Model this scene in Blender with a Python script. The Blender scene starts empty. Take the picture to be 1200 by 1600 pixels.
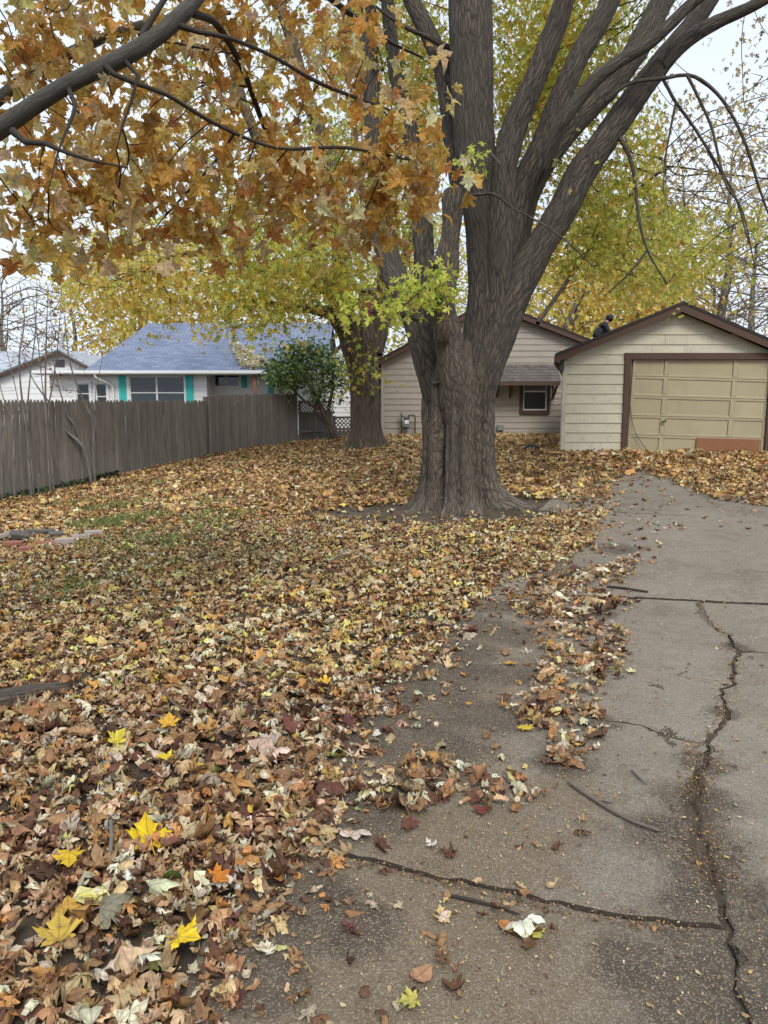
import bpy, bmesh, math, random
import numpy as np
from mathutils import Vector, Matrix

rng = np.random.default_rng(11)
random.seed(11)
R = math.radians
scene = bpy.context.scene

# ------------------------------------------------------------------ camera, sky, sun, exposure
F = 1202.0            # focal length in pixels of the 1200 x 1600 photograph
PITCH = R(8.15)
EYE = 1.6
cam_d = bpy.data.cameras.new('camera')
cam = bpy.data.objects.new('camera', cam_d)
scene.collection.objects.link(cam)
cam_d.sensor_fit = 'VERTICAL'
cam_d.sensor_height = 36.0
cam_d.lens = F / 1600.0 * 36.0
cam_d.clip_start = 0.05
cam_d.clip_end = 900.0
cam.location = (0, 0, EYE)
cam.rotation_euler = (R(90) - PITCH, 0, 0)
scene.camera = cam

SUN_EL, SUN_AZ = 50.0, 165.0      # azimuth: clockwise from +Y (the view direction)
world = bpy.data.worlds.new('World')
scene.world = world
world.use_nodes = True
wn = world.node_tree
for n in list(wn.nodes):
    wn.nodes.remove(n)
w_out = wn.nodes.new('ShaderNodeOutputWorld')
w_bg = wn.nodes.new('ShaderNodeBackground')
w_sky = wn.nodes.new('ShaderNodeTexSky')
w_sky.sky_type = 'NISHITA'
w_sky.sun_disc = False
w_sky.sun_elevation = R(SUN_EL)
w_sky.sun_rotation = R(SUN_AZ)
w_sky.dust_density = 3.0
w_tc = wn.nodes.new('ShaderNodeTexCoord')
w_no = wn.nodes.new('ShaderNodeTexNoise')
w_no.inputs['Scale'].default_value = 2.2
w_no.inputs['Detail'].default_value = 4.0
w_rp = wn.nodes.new('ShaderNodeValToRGB')
w_rp.color_ramp.elements[0].position = 0.3
w_rp.color_ramp.elements[0].color = (0.70, 0.80, 0.93, 1)
w_rp.color_ramp.elements[1].position = 0.7
w_rp.color_ramp.elements[1].color = (0.88, 0.93, 1.0, 1)
w_sc = wn.nodes.new('ShaderNodeVectorMath')
w_sc.operation = 'SCALE'
w_sc.inputs['Scale'].default_value = 6.3      # the bright cloud sheet of an overcast day
w_mx = wn.nodes.new('ShaderNodeMixRGB')
w_mx.inputs['Fac'].default_value = 0.9
wn.links.new(w_tc.outputs['Generated'], w_no.inputs['Vector'])
wn.links.new(w_no.outputs['Fac'], w_rp.inputs['Fac'])
wn.links.new(w_rp.outputs['Color'], w_sc.inputs[0])
wn.links.new(w_sky.outputs['Color'], w_mx.inputs['Color1'])
wn.links.new(w_sc.outputs['Vector'], w_mx.inputs['Color2'])
wn.links.new(w_mx.outputs['Color'], w_bg.inputs['Color'])
w_bg.inputs['Strength'].default_value = 0.11
wn.links.new(w_bg.outputs['Background'], w_out.inputs['Surface'])

sun_d = bpy.data.lights.new('sun', 'SUN')
sun_d.energy = 1.5
sun_d.angle = R(22)
sun_d.color = (1.0, 0.96, 0.9)
sun = bpy.data.objects.new('sun', sun_d)
scene.collection.objects.link(sun)
_sd = Vector((math.sin(R(SUN_AZ)) * math.cos(R(SUN_EL)), math.cos(R(SUN_AZ)) * math.cos(R(SUN_EL)), math.sin(R(SUN_EL))))
sun.rotation_euler = (-_sd).to_track_quat('-Z', 'Y').to_euler()

vs = scene.view_settings
scene.display_settings.display_device = 'sRGB'
vs.view_transform = 'Standard'
vs.look = 'None'
vs.gamma = 1.0
vs.use_curve_mapping = False
vs.exposure = 0.8
scene.render.engine = 'CYCLES'
cy = scene.cycles
cy.max_bounces = 5
cy.diffuse_bounces = 3
cy.glossy_bounces = 2
cy.transmission_bounces = 3
cy.transparent_max_bounces = 4
cy.caustics_reflective = False
cy.caustics_refractive = False
cy.use_denoising = True
cy.use_adaptive_sampling = True
cy.adaptive_threshold = 0.02
try:
    cy.denoiser = 'OPENIMAGEDENOISE'
    cy.denoising_input_passes = 'RGB_ALBEDO_NORMAL'
    cy.denoising_prefilter = 'ACCURATE'
except Exception:
    pass

# ------------------------------------------------------------------ helpers: projection and ground
_c, _s = math.cos(PITCH), math.sin(PITCH)
def ray(px, py):
    u = (px - 600) / F
    v = (800 - py) / F
    return np.array([u, _c + v * _s, -_s + v * _c])
def P(px, py, Y):
    d = ray(px, py)
    t = Y / d[1]
    return np.array([d[0] * t, Y, EYE + d[2] * t])
def mpp(py, Y):
    """metres that one photograph pixel spans at depth Y"""
    return Y / ray(600, py)[1] / F
def proj(p):
    """world points (N,3) -> photo pixels and depth"""
    p = np.atleast_2d(p)
    x, y, z = p[:, 0], p[:, 1], p[:, 2] - EYE
    dep = y * _c - z * _s
    up = y * _s + z * _c
    return 600 + F * x / dep, 800 - F * up / dep, dep

GC = np.array([
    (0, 0, 0), (-3, 2, 0), (3, 2, 0), (0, 4, .02), (-3, 5, -.03), (3.2, 5, .08), (0, -8, -.1), (8, 4, .1), (-9, 4, -.12),
    (-7.5, 15, -.34), (-6, 11, -.18), (-4.35, 19, .27), (-2.4, 21.5, .46), (0.95, 9.7, .28), (-.4, 18, .52),
    (3.5, 15, .60), (6, 15, .61), (9, 15, .6), (0, 23, .58), (5, 23, .60), (3, 9, .27), (7, 9, .29), (-2, 9, .10),
    (-12, 28, .2), (-6, 28, .3), (0, 40, .6), (18, 40, .6), (-22, 40, .1), (-18, 10, -.2), (18, 8, .2), (20, 20, .6)])
def _tps(r2):
    return np.where(r2 > 1e-12, 0.5 * r2 * np.log(np.maximum(r2, 1e-12)), 0.0)
def _tps_fit():
    n = len(GC)
    d2 = ((GC[:, None, :2] - GC[None, :, :2]) ** 2).sum(-1)
    K = _tps(d2) + np.eye(n) * 1.5
    Pm = np.hstack([np.ones((n, 1)), GC[:, :2]])
    A = np.zeros((n + 3, n + 3))
    A[:n, :n] = K
    A[:n, n:] = Pm
    A[n:, :n] = Pm.T
    return np.linalg.solve(A, np.concatenate([GC[:, 2], np.zeros(3)]))
_TW = _tps_fit()
def G(x, y):
    x = np.clip(np.asarray(x, float), -24, 24)
    y = np.clip(np.asarray(y, float), -8, 42)
    sh = x.shape
    x = x.ravel(); y = y.ravel()
    out = np.empty_like(x)
    for i in range(0, len(x), 20000):
        a, b = x[i:i + 20000], y[i:i + 20000]
        d2 = (a[:, None] - GC[None, :, 0]) ** 2 + (b[:, None] - GC[None, :, 1]) ** 2
        out[i:i + 20000] = _tps(d2) @ _TW[:-3] + _TW[-3] + _TW[-2] * a + _TW[-1] * b
    return out.reshape(sh)
def PG(px, py):
    """where the pixel's ray meets the ground"""
    d = ray(px, py)
    t = np.linspace(0.5, 60, 1200)
    z = EYE + d[2] * t - G(d[0] * t, d[1] * t)
    k = np.argmax(z < 0)
    if z[k] >= 0:
        k = len(t) - 1
    a = t[max(k - 1, 0)]; b = t[k]
    za, zb = z[max(k - 1, 0)], z[k]
    tt = a + (b - a) * (za / (za - zb)) if za != zb else a
    return np.array([d[0] * tt, d[1] * tt, EYE + d[2] * tt])

# ------------------------------------------------------------------ helpers: noise, meshes, objects
_PERM = np.random.default_rng(3).random((64, 64, 64)).astype(np.float32)
def vnoise(p):
    """3-D value noise, 0..1, p is (N,3)"""
    i = np.floor(p).astype(int)
    f = p - i
    f = f * f * (3 - 2 * f)
    i0 = i & 63
    i1 = (i + 1) & 63
    def g(a, b, c):
        return _PERM[a, b, c]
    x0, y0, z0 = i0.T
    x1, y1, z1 = i1.T
    fx, fy, fz = f.T
    a = g(x0, y0, z0) * (1 - fx) + g(x1, y0, z0) * fx
    b = g(x0, y1, z0) * (1 - fx) + g(x1, y1, z0) * fx
    c = g(x0, y0, z1) * (1 - fx) + g(x1, y0, z1) * fx
    d = g(x0, y1, z1) * (1 - fx) + g(x1, y1, z1) * fx
    return (a * (1 - fy) + b * fy) * (1 - fz) + (c * (1 - fy) + d * fy) * fz

def srgb(r, g, b):
    def f(c):
        c = c / 255.0
        return c / 12.92 if c <= 0.04045 else ((c + 0.055) / 1.055) ** 2.4
    return (f(r), f(g), f(b))

COL = scene.collection.objects
def link(name, data, parent=None, mat=None):
    o = bpy.data.objects.new(name, data)
    COL.link(o)
    if parent is not None:
        o.parent = parent
    if mat is not None and data is not None and not data.materials:
        data.materials.append(mat)
    return o
def tag(o, label=None, cat=None, group=None, kind=None):
    if label: o['label'] = label
    if cat: o['category'] = cat
    if group: o['group'] = group
    if kind: o['kind'] = kind
    return o
def thing(name, label, cat, group=None):
    """An Empty that parents the parts of one thing (parts are modelled in place)."""
    o = bpy.data.objects.new(name, None)
    COL.link(o)
    o.empty_display_size = 0.2
    return tag(o, label, cat, group)

def mesh_np(name, verts, faces, uv=None, col=None, smooth=False, mi=None):
    """faces: (M,k) int array or list of such arrays; uv per vertex; col per vertex (N,3)"""
    if isinstance(faces, np.ndarray):
        faces = [faces]
    faces = [np.asarray(f, dtype=np.int32) for f in faces if len(f)]
    me = bpy.data.meshes.new(name)
    verts = np.asarray(verts, dtype=np.float32)
    me.vertices.add(len(verts))
    me.vertices.foreach_set('co', verts.ravel())
    li = np.concatenate([f.ravel() for f in faces])
    tot = np.concatenate([np.full(len(f), f.shape[1], np.int32) for f in faces])
    start = np.concatenate([[0], np.cumsum(tot)[:-1]]).astype(np.int32)
    me.loops.add(len(li))
    me.loops.foreach_set('vertex_index', li)
    me.polygons.add(len(tot))
    me.polygons.foreach_set('loop_start', start)
    me.polygons.foreach_set('loop_total', tot)
    if smooth:
        me.polygons.foreach_set('use_smooth', np.ones(len(tot), bool))
    if mi is not None:
        me.polygons.foreach_set('material_index', np.asarray(mi, np.int32))
    if uv is not None:
        l = me.uv_layers.new(name='UVMap')
        l.data.foreach_set('uv', np.asarray(uv, np.float32)[li].ravel())
    if col is not None:
        a = me.color_attributes.new('Col', 'FLOAT_COLOR', 'POINT')
        c4 = np.ones((len(verts), 4), np.float32)
        c4[:, :3] = col
        a.data.foreach_set('color', c4.ravel())
    me.update(calc_edges=True)
    me.validate()
    return me

class MB:
    """collects simple solids into one mesh"""
    def __init__(self):
        self.v = []; self.f = []
    def add(self, v, f):
        o = len(self.v)
        self.v += [tuple(map(float, p)) for p in v]
        self.f += [tuple(i + o for i in q) for q in f]
        return self
    def box(self, x0, x1, y0, y1, z0, z1):
        return self.hexa([(x0, y0, z0), (x1, y0, z0), (x1, y1, z0), (x0, y1, z0), (x0, y0, z1), (x1, y0, z1), (x1, y1, z1), (x0, y1, z1)])
    def hexa(self, v):
        return self.add(v, [(3, 2, 1, 0), (4, 5, 6, 7), (0, 1, 5, 4), (1, 2, 6, 5), (2, 3, 7, 6), (3, 0, 4, 7)])
    def prism_y(self, poly, y0, y1):
        """polygon of (x,z), extruded from y0 (front) to y1"""
        n = len(poly)
        v = [(x, y0, z) for x, z in poly] + [(x, y1, z) for x, z in poly]
        f = [tuple(range(n)), tuple(range(2 * n - 1, n - 1, -1))]
        f += [(i, i + n, (i + 1) % n + n, (i + 1) % n) for i in range(n)]
        return self.add(v, f)
    def bar(self, a, b, w, h, up=(0, 0, 1)):
        a = Vector(a); b = Vector(b)
        d = (b - a).normalized()
        s = d.cross(Vector(up))
        if s.length < 1e-5:
            s = d.cross(Vector((1, 0, 0)))
        s.normalize()
        u = s.cross(d)
        s = s * w / 2
        u = u * h / 2
        return self.hexa([a - s - u, a + s - u, b + s - u, b - s - u, a - s + u, a + s + u, b + s + u, b - s + u])
    def mesh(self, name, bevel=0.0, smooth=False):
        me = bpy.data.meshes.new(name)
        me.from_pydata(self.v, [], self.f)
        bm = bmesh.new()
        bm.from_mesh(me)
        bmesh.ops.recalc_face_normals(bm, faces=bm.faces)
        if bevel:
            bmesh.ops.bevel(bm, geom=bm.edges[:], offset=bevel, segments=1, affect='EDGES', profile=0.5)
        bm.to_mesh(me)
        bm.free()
        if smooth:
            me.polygons.foreach_set('use_smooth', np.ones(len(me.polygons), bool))
        return me
    def build(self, name, mat, parent=None, bevel=0.0, smooth=False):
        return link(name, self.mesh(name, bevel, smooth), parent, mat)

def catmull(pts, rad, step):
    """smooth a polyline with radii, sampled about every `step` metres"""
    p = np.asarray(pts, float)
    r = np.asarray(rad, float)
    if len(p) == 2:
        n = max(2, int(np.linalg.norm(p[1] - p[0]) / step) + 1)
        t = np.linspace(0, 1, n)[:, None]
        return p[0] * (1 - t) + p[1] * t, r[0] * (1 - t[:, 0]) + r[1] * t[:, 0]
    q = np.vstack([2 * p[0] - p[1], p, 2 * p[-1] - p[-2]])
    rr = np.concatenate([[r[0]], r, [r[-1]]])
    op, orr = [], []
    for i in range(1, len(q) - 2):
        n = max(1, int(np.linalg.norm(q[i + 1] - q[i]) / step))
        for k in range(n):
            t = k / n
            a, b, c, d = q[i - 1], q[i], q[i + 1], q[i + 2]
            op.append(0.5 * (2 * b + (c - a) * t + (2 * a - 5 * b + 4 * c - d) * t * t + (3 * b - a - 3 * c + d) * t ** 3))
            orr.append(rr[i] * (1 - t) + rr[i + 1] * t)
    op.append(p[-1]); orr.append(r[-1])
    return np.array(op), np.array(orr)

def frames(p):
    t = np.gradient(p, axis=0)
    t /= np.linalg.norm(t, axis=1)[:, None] + 1e-9
    n = np.empty_like(p)
    a = np.array([0, 1.0, 0]) if abs(t[0][1]) < 0.9 else np.array([1.0, 0, 0])
    n[0] = a - t[0] * (a @ t[0])
    n[0] /= np.linalg.norm(n[0])
    for i in range(1, len(p)):
        v = n[i - 1] - t[i] * (n[i - 1] @ t[i])
        n[i] = v / (np.linalg.norm(v) + 1e-9)
    return t, n, np.cross(t, n)

def tube_arrays(p, r, n=6, radfn=None, off=0):
    """ring tube; the seam is duplicated so that uv (metres) runs clean. Returns verts, quads, uv, caps"""
    t, a, b = frames(p)
    th = np.linspace(0, 2 * math.pi, n + 1)
    L = np.concatenate([[0], np.cumsum(np.linalg.norm(np.diff(p, axis=0), axis=1))])
    rr = np.repeat(r[:, None], n + 1, 1)
    if radfn is not None:
        rr = radfn(rr, th, L, p)
    V = p[:, None, :] + rr[..., None] * (np.cos(th)[None, :, None] * a[:, None, :] + np.sin(th)[None, :, None] * b[:, None, :])
    U = np.stack([np.broadcast_to(th / (2 * math.pi) * (2 * math.pi * max(r.mean(), 1e-3)), rr.shape), np.broadcast_to(L[:, None], rr.shape)], -1)
    m = len(p)
    i = np.arange(m - 1)[:, None] * (n + 1) + np.arange(n)[None, :]
    Q = np.stack([i, i + 1, i + n + 2, i + n + 1], -1).reshape(-1, 4) + off
    return V.reshape(-1, 3), Q, U.reshape(-1, 2)

def tube_obj(name, pts, rad, mat, parent=None, n=8, step=0.1, radfn=None, cap=True):
    p, r = catmull(pts, rad, step)
    V, Q, U = tube_arrays(p, r, n, radfn)
    fs = [Q]
    if cap:
        k = len(V)
        V = np.vstack([V, p[-1:]])
        U = np.vstack([U, [[0, 0]]])
        base = (len(p) - 1) * (n + 1)
        fs.append(np.array([(base + j, base + j + 1, k) for j in range(n)]))
    return link(name, mesh_np(name, V, fs, uv=U, smooth=True), parent, mat)

# ------------------------------------------------------------------ materials
def new_mat(name):
    m = bpy.data.materials.new(name)
    m.use_nodes = True
    nt = m.node_tree
    return m, nt, nt.nodes['Principled BSDF']
def nd(nt, kind, ins=None, **props):
    n = nt.nodes.new(kind)
    for k, v in props.items():
        setattr(n, k, v)
    for k, v in (ins or {}).items():
        s = n.inputs[k]
        if isinstance(v, bpy.types.NodeSocket):
            nt.links.new(v, s)
        else:
            s.default_value = v
    return n
def rgba(c):
    return (c[0], c[1], c[2], 1.0)
def mixc(nt, fac, a, b, mode='MIX'):
    return nd(nt, 'ShaderNodeMixRGB', {0: fac, 1: a if isinstance(a, bpy.types.NodeSocket) else rgba(a), 2: b if isinstance(b, bpy.types.NodeSocket) else rgba(b)}, blend_type=mode).outputs[0]
def ramp(nt, fac, p0, p1, c0=(0, 0, 0), c1=(1, 1, 1)):
    n = nd(nt, 'ShaderNodeValToRGB', {0: fac})
    e = n.color_ramp.elements
    e[0].position = p0; e[0].color = rgba(c0)
    e[1].position = p1; e[1].color = rgba(c1)
    return n.outputs[0]
def mapping(nt, vec, scale, loc=(0, 0, 0)):
    return nd(nt, 'ShaderNodeMapping', {'Vector': vec, 'Scale': scale, 'Location': loc}).outputs[0]
def noise(nt, vec, scale, detail=3.0, rough=0.55):
    return nd(nt, 'ShaderNodeTexNoise', {'Vector': vec, 'Scale': scale, 'Detail': detail, 'Roughness': rough}).outputs[0]
def mth(nt, op, a, b=None):
    ins = {0: a}
    if b is not None: ins[1] = b
    return nd(nt, 'ShaderNodeMath', ins, operation=op).outputs[0]
def bump(nt, bsdf, h, strength=0.5, dist=0.01):
    b = nd(nt, 'ShaderNodeBump', {'Height': h, 'Strength': strength, 'Distance': dist})
    nt.links.new(b.outputs[0], bsdf.inputs['Normal'])

def mat_paint(name, c, rough=0.7, var=0.12, stain=0.25, stain_c=(0.12, 0.10, 0.08), grain=None, obj_var=0.10):
    """weathered paint: per-piece tone, blotchy stains, fine relief"""
    m, nt, b = new_mat(name)
    tc = nd(nt, 'ShaderNodeTexCoord')
    oi = nd(nt, 'ShaderNodeObjectInfo')
    off = nd(nt, 'ShaderNodeVectorMath', {0: tc.outputs['Object'], 1: nd(nt, 'ShaderNodeCombineXYZ', {0: mth(nt, 'MULTIPLY', oi.outputs['Random'], 37.0), 1: 0.0, 2: mth(nt, 'MULTIPLY', oi.outputs['Random'], 19.0)}).outputs[0]}, operation='ADD').outputs[0]
    n1 = noise(nt, off, 1.7, 5)
    n2 = noise(nt, mapping(nt, off, grain or (30, 30, 30)), 1.0, 4)
    v = mth(nt, 'ADD', mth(nt, 'MULTIPLY', oi.outputs['Random'], obj_var), mth(nt, 'ADD', mth(nt, 'MULTIPLY', n1, var), 1.0 - var / 2 - obj_var / 2))
    vv = nd(nt, 'ShaderNodeCombineXYZ', {0: v, 1: v, 2: v}).outputs[0]
    col = mixc(nt, 1.0, c, vv, 'MULTIPLY')
    st = mth(nt, 'MULTIPLY', ramp(nt, noise(nt, mapping(nt, off, (2.5, 2.5, 1.2)), 1.6, 6, 0.7), 0.52, 0.8), stain)
    col = mixc(nt, st, col, stain_c)
    col = mixc(nt, mth(nt, 'MULTIPLY', ramp(nt, n2, 0.55, 0.8), stain * 0.8), col, stain_c)
    nt.links.new(col, b.inputs['Base Color'])
    b.inputs['Roughness'].default_value = rough
    bump(nt, b, n2, 0.25, 0.004)
    return m

def mat_wood(name, c1, c2, rough=0.85):
    m, nt, b = new_mat(name)
    tc = nd(nt, 'ShaderNodeTexCoord')
    oi = nd(nt, 'ShaderNodeObjectInfo')
    off = nd(nt, 'ShaderNodeVectorMath', {0: tc.outputs['Object'], 1: nd(nt, 'ShaderNodeCombineXYZ', {0: mth(nt, 'MULTIPLY', oi.outputs['Random'], 51.0), 1: 0.0, 2: mth(nt, 'MULTIPLY', oi.outputs['Random'], 23.0)}).outputs[0]}, operation='ADD').outputs[0]
    g = noise(nt, mapping(nt, off, (55, 55, 2.2)), 1.0, 5, 0.65)
    blot = noise(nt, mapping(nt, off, (3, 3, 1.0)), 1.0, 4)
    col = mixc(nt, ramp(nt, g, 0.3, 0.72), c1, c2)
    tone = mth(nt, 'ADD', mth(nt, 'MULTIPLY', oi.outputs['Random'], 0.3), mth(nt, 'ADD', mth(nt, 'MULTIPLY', blot, 0.7), 0.5))
    col = mixc(nt, 1.0, col, nd(nt, 'ShaderNodeCombineXYZ', {0: tone, 1: tone, 2: tone}).outputs[0], 'MULTIPLY')
    nt.links.new(col, b.inputs['Base Color'])
    b.inputs['Roughness'].default_value = rough
    bump(nt, b, g, 0.6, 0.004)
    return m

def mat_bark(name, c1, c2, c3, fu=26.0, fv=3.2, strength=1.0, dist=0.02, moss=0.15, lich=(0.13, 0.13, 0.10)):
    """furrowed bark on uv in metres: dark fissures between grey plates"""
    m, nt, b = new_mat(name)
    uv = nd(nt, 'ShaderNodeUVMap').outputs[0]
    tc = nd(nt, 'ShaderNodeTexCoord')
    wob = nd(nt, 'ShaderNodeVectorMath', {0: mapping(nt, uv, (1, 1, 1)), 1: nd(nt, 'ShaderNodeVectorMath', {0: nd(nt, 'ShaderNodeTexNoise', {'Vector': tc.outputs['Object'], 'Scale': 6.0, 'Detail': 3.0}).outputs[1], 'Scale': 0.07}, operation='SCALE').outputs[0]}, operation='ADD').outputs[0]
    a = noise(nt, mapping(nt, wob, (fu, fv, 1)), 1.0, 6, 0.72)
    v = nd(nt, 'ShaderNodeTexVoronoi', {'Vector': mapping(nt, wob, (fu * 0.9, fv * 0.9, 1)), 'Scale': 1.0}, feature='DISTANCE_TO_EDGE').outputs[0]
    h = mth(nt, 'ADD', mth(nt, 'MULTIPLY', ramp(nt, v, 0.0, 0.22), 0.38), mth(nt, 'MULTIPLY', a, 0.75))
    fine = noise(nt, tc.outputs['Object'], 70.0, 4, 0.7)
    big = noise(nt, tc.outputs['Object'], 1.6, 4)
    col = mixc(nt, ramp(nt, h, 0.25, 0.8), c1, c2)
    col = mixc(nt, mth(nt, 'MULTIPLY', ramp(nt, big, 0.45, 0.7), 0.6), col, c3)
    col = mixc(nt, mth(nt, 'MULTIPLY', ramp(nt, fine, 0.55, 0.8), moss), col, lich)
    nt.links.new(col, b.inputs['Base Color'])
    b.inputs['Roughness'].default_value = 0.92
    bump(nt, b, mth(nt, 'ADD', h, mth(nt, 'MULTIPLY', fine, 0.35)), strength, dist)
    return m

def mat_leaf(name, transl=0.3, vein=0.35, vein_c=(0.10, 0.05, 0.02), rough=0.6, spots=0.25, far=False):
    """colour comes from the leaf's own 'Col' attribute; palmate veins run from the stalk (uv 0,0)"""
    m, nt, b = new_mat(name)
    at = nd(nt, 'ShaderNodeAttribute', attribute_name='Col').outputs['Color']
    if far:
        # too small in the picture to show veins
        nt.links.new(at, b.inputs['Base Color'])
        b.inputs['Roughness'].default_value = rough
        b.inputs['Specular IOR Level'].default_value = 0.3
        if transl > 0:
            tr = nd(nt, 'ShaderNodeBsdfTranslucent', {'Color': at})
            mx = nd(nt, 'ShaderNodeMixShader', {0: transl, 1: b.outputs[0], 2: tr.outputs[0]})
            nt.links.new(mx.outputs[0], nt.nodes['Material Output'].inputs['Surface'])
        return m
    uv = nd(nt, 'ShaderNodeUVMap').outputs[0]
    tc = nd(nt, 'ShaderNodeTexCoord').outputs['Object']
    sp = nd(nt, 'ShaderNodeSeparateXYZ', {0: uv})
    ang = mth(nt, 'DIVIDE', mth(nt, 'ARCTAN2', sp.outputs[0], sp.outputs[1]), 0.72)
    fr = mth(nt, 'ABSOLUTE', mth(nt, 'SUBTRACT', ang, mth(nt, 'ROUND', ang)))
    rad = nd(nt, 'ShaderNodeVectorMath', {0: uv}, operation='LENGTH').outputs['Value']
    dist = mth(nt, 'MULTIPLY', fr, mth(nt, 'MULTIPLY', rad, 0.72))
    main = ramp(nt, dist, 0.010, 0.050, (1, 1, 1), (0, 0, 0))
    # side veins leave the main veins at a slant
    ph = mth(nt, 'ADD', mth(nt, 'MULTIPLY', rad, 9.0), mth(nt, 'MULTIPLY', fr, -8.0))
    sv = mth(nt, 'ABSOLUTE', mth(nt, 'SUBTRACT', ph, mth(nt, 'ROUND', ph)))
    side = mth(nt, 'MULTIPLY', ramp(nt, sv, 0.05, 0.25, (1, 1, 1), (0, 0, 0)), 0.4)
    vm = mth(nt, 'MULTIPLY', mth(nt, 'MAXIMUM', main, side), vein)
    n1 = noise(nt, tc, 38.0, 4, 0.65)
    k = mth(nt, 'ADD', mth(nt, 'MULTIPLY', n1, 1.5), 0.25)
    col = mixc(nt, 1.0, at, nd(nt, 'ShaderNodeCombineXYZ', {0: k, 1: k, 2: k}).outputs[0], 'MULTIPLY')
    col = mixc(nt, vm, col, vein_c)
    col = mixc(nt, mth(nt, 'MULTIPLY', ramp(nt, noise(nt, tc, 75.0, 2), 0.66, 0.74), spots), col, (0.05, 0.03, 0.015))
    nt.links.new(col, b.inputs['Base Color'])
    b.inputs['Roughness'].default_value = rough
    b.inputs['Specular IOR Level'].default_value = 0.35
    bump(nt, b, mth(nt, 'SUBTRACT', n1, mth(nt, 'MULTIPLY', vm, 0.8)), 0.35, 0.004)
    out = nt.nodes['Material Output']
    if transl > 0:
        tr = nd(nt, 'ShaderNodeBsdfTranslucent', {'Color': col})
        mx = nd(nt, 'ShaderNodeMixShader', {0: transl, 1: b.outputs[0], 2: tr.outputs[0]})
        nt.links.new(mx.outputs[0], out.inputs['Surface'])
    return m

def mat_simple(name, c, rough=0.6, metal=0.0, spec=0.5):
    m, nt, b = new_mat(name)
    tc = nd(nt, 'ShaderNodeTexCoord').outputs['Object']
    n1 = noise(nt, tc, 14.0, 4)
    k = mth(nt, 'ADD', mth(nt, 'MULTIPLY', n1, 0.5), 0.75)
    nt.links.new(mixc(nt, 1.0, c, nd(nt, 'ShaderNodeCombineXYZ', {0: k, 1: k, 2: k}).outputs[0], 'MULTIPLY'), b.inputs['Base Color'])
    b.inputs['Roughness'].default_value = rough
    b.inputs['Metallic'].default_value = metal
    b.inputs['Specular IOR Level'].default_value = spec
    return m

def mat_soil():
    m, nt, b = new_mat('soil')
    tc = nd(nt, 'ShaderNodeTexCoord').outputs['Object']
    a = noise(nt, tc, 3.0, 5)
    f = noise(nt, tc, 90.0, 5, 0.7)
    col = mixc(nt, ramp(nt, a, 0.35, 0.65), (0.058, 0.042, 0.030), (0.100, 0.076, 0.052))
    col = mixc(nt, mth(nt, 'MULTIPLY', ramp(nt, f, 0.55, 0.75), 0.7), col, (0.16, 0.12, 0.075))
    col = mixc(nt, mth(nt, 'MULTIPLY', ramp(nt, noise(nt, tc, 160.0, 2), 0.66, 0.72), 0.8), col, (0.32, 0.24, 0.12))
    nt.links.new(col, b.inputs['Base Color'])
    b.inputs['Roughness'].default_value = 0.95
    bump(nt, b, mth(nt, 'ADD', f, a), 0.8, 0.02)
    return m

SAND = [(600, 1430, .55), (720, 1500, .45), (500, 1530, .45), (640, 1190, .45), (720, 1080, .45), (770, 1000, .35), (780, 1330, .3), (650, 1320, .35), (880, 1250, .2), (900, 960, .2)]
DIRT = [(775, 950, .20), (745, 985, .26), (715, 1025, .28), (680, 1070, .32), (650, 1110, .34), (625, 1150, .34), (600, 1190, .30), (585, 1225, .28), (560, 1280, .22),
        (720, 1120, .25), (690, 1180, .25), (760, 1060, .2), (800, 1000, .2), (1150, 1015, .09), (1132, 1120, .08), (1096, 1200, .12), (1088, 1260, .17), (1075, 1320, .22), (1110, 1365, .17), (1130, 1430, .22),
        (1165, 1490, .30), (1190, 1560, .36), (1110, 1550, .24), (1180, 1420, .16), (480, 1405, .18), (430, 1450, .18), (770, 1130, .2), (820, 1060, .16), (640, 1210, .22), (400, 1520, .16), (1000, 1510, .14),
        (560, 1450, .14), (880, 1200, .15), (940, 1135, .10), (860, 900, .3), (960, 860, .25), (930, 960, .15)]
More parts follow.
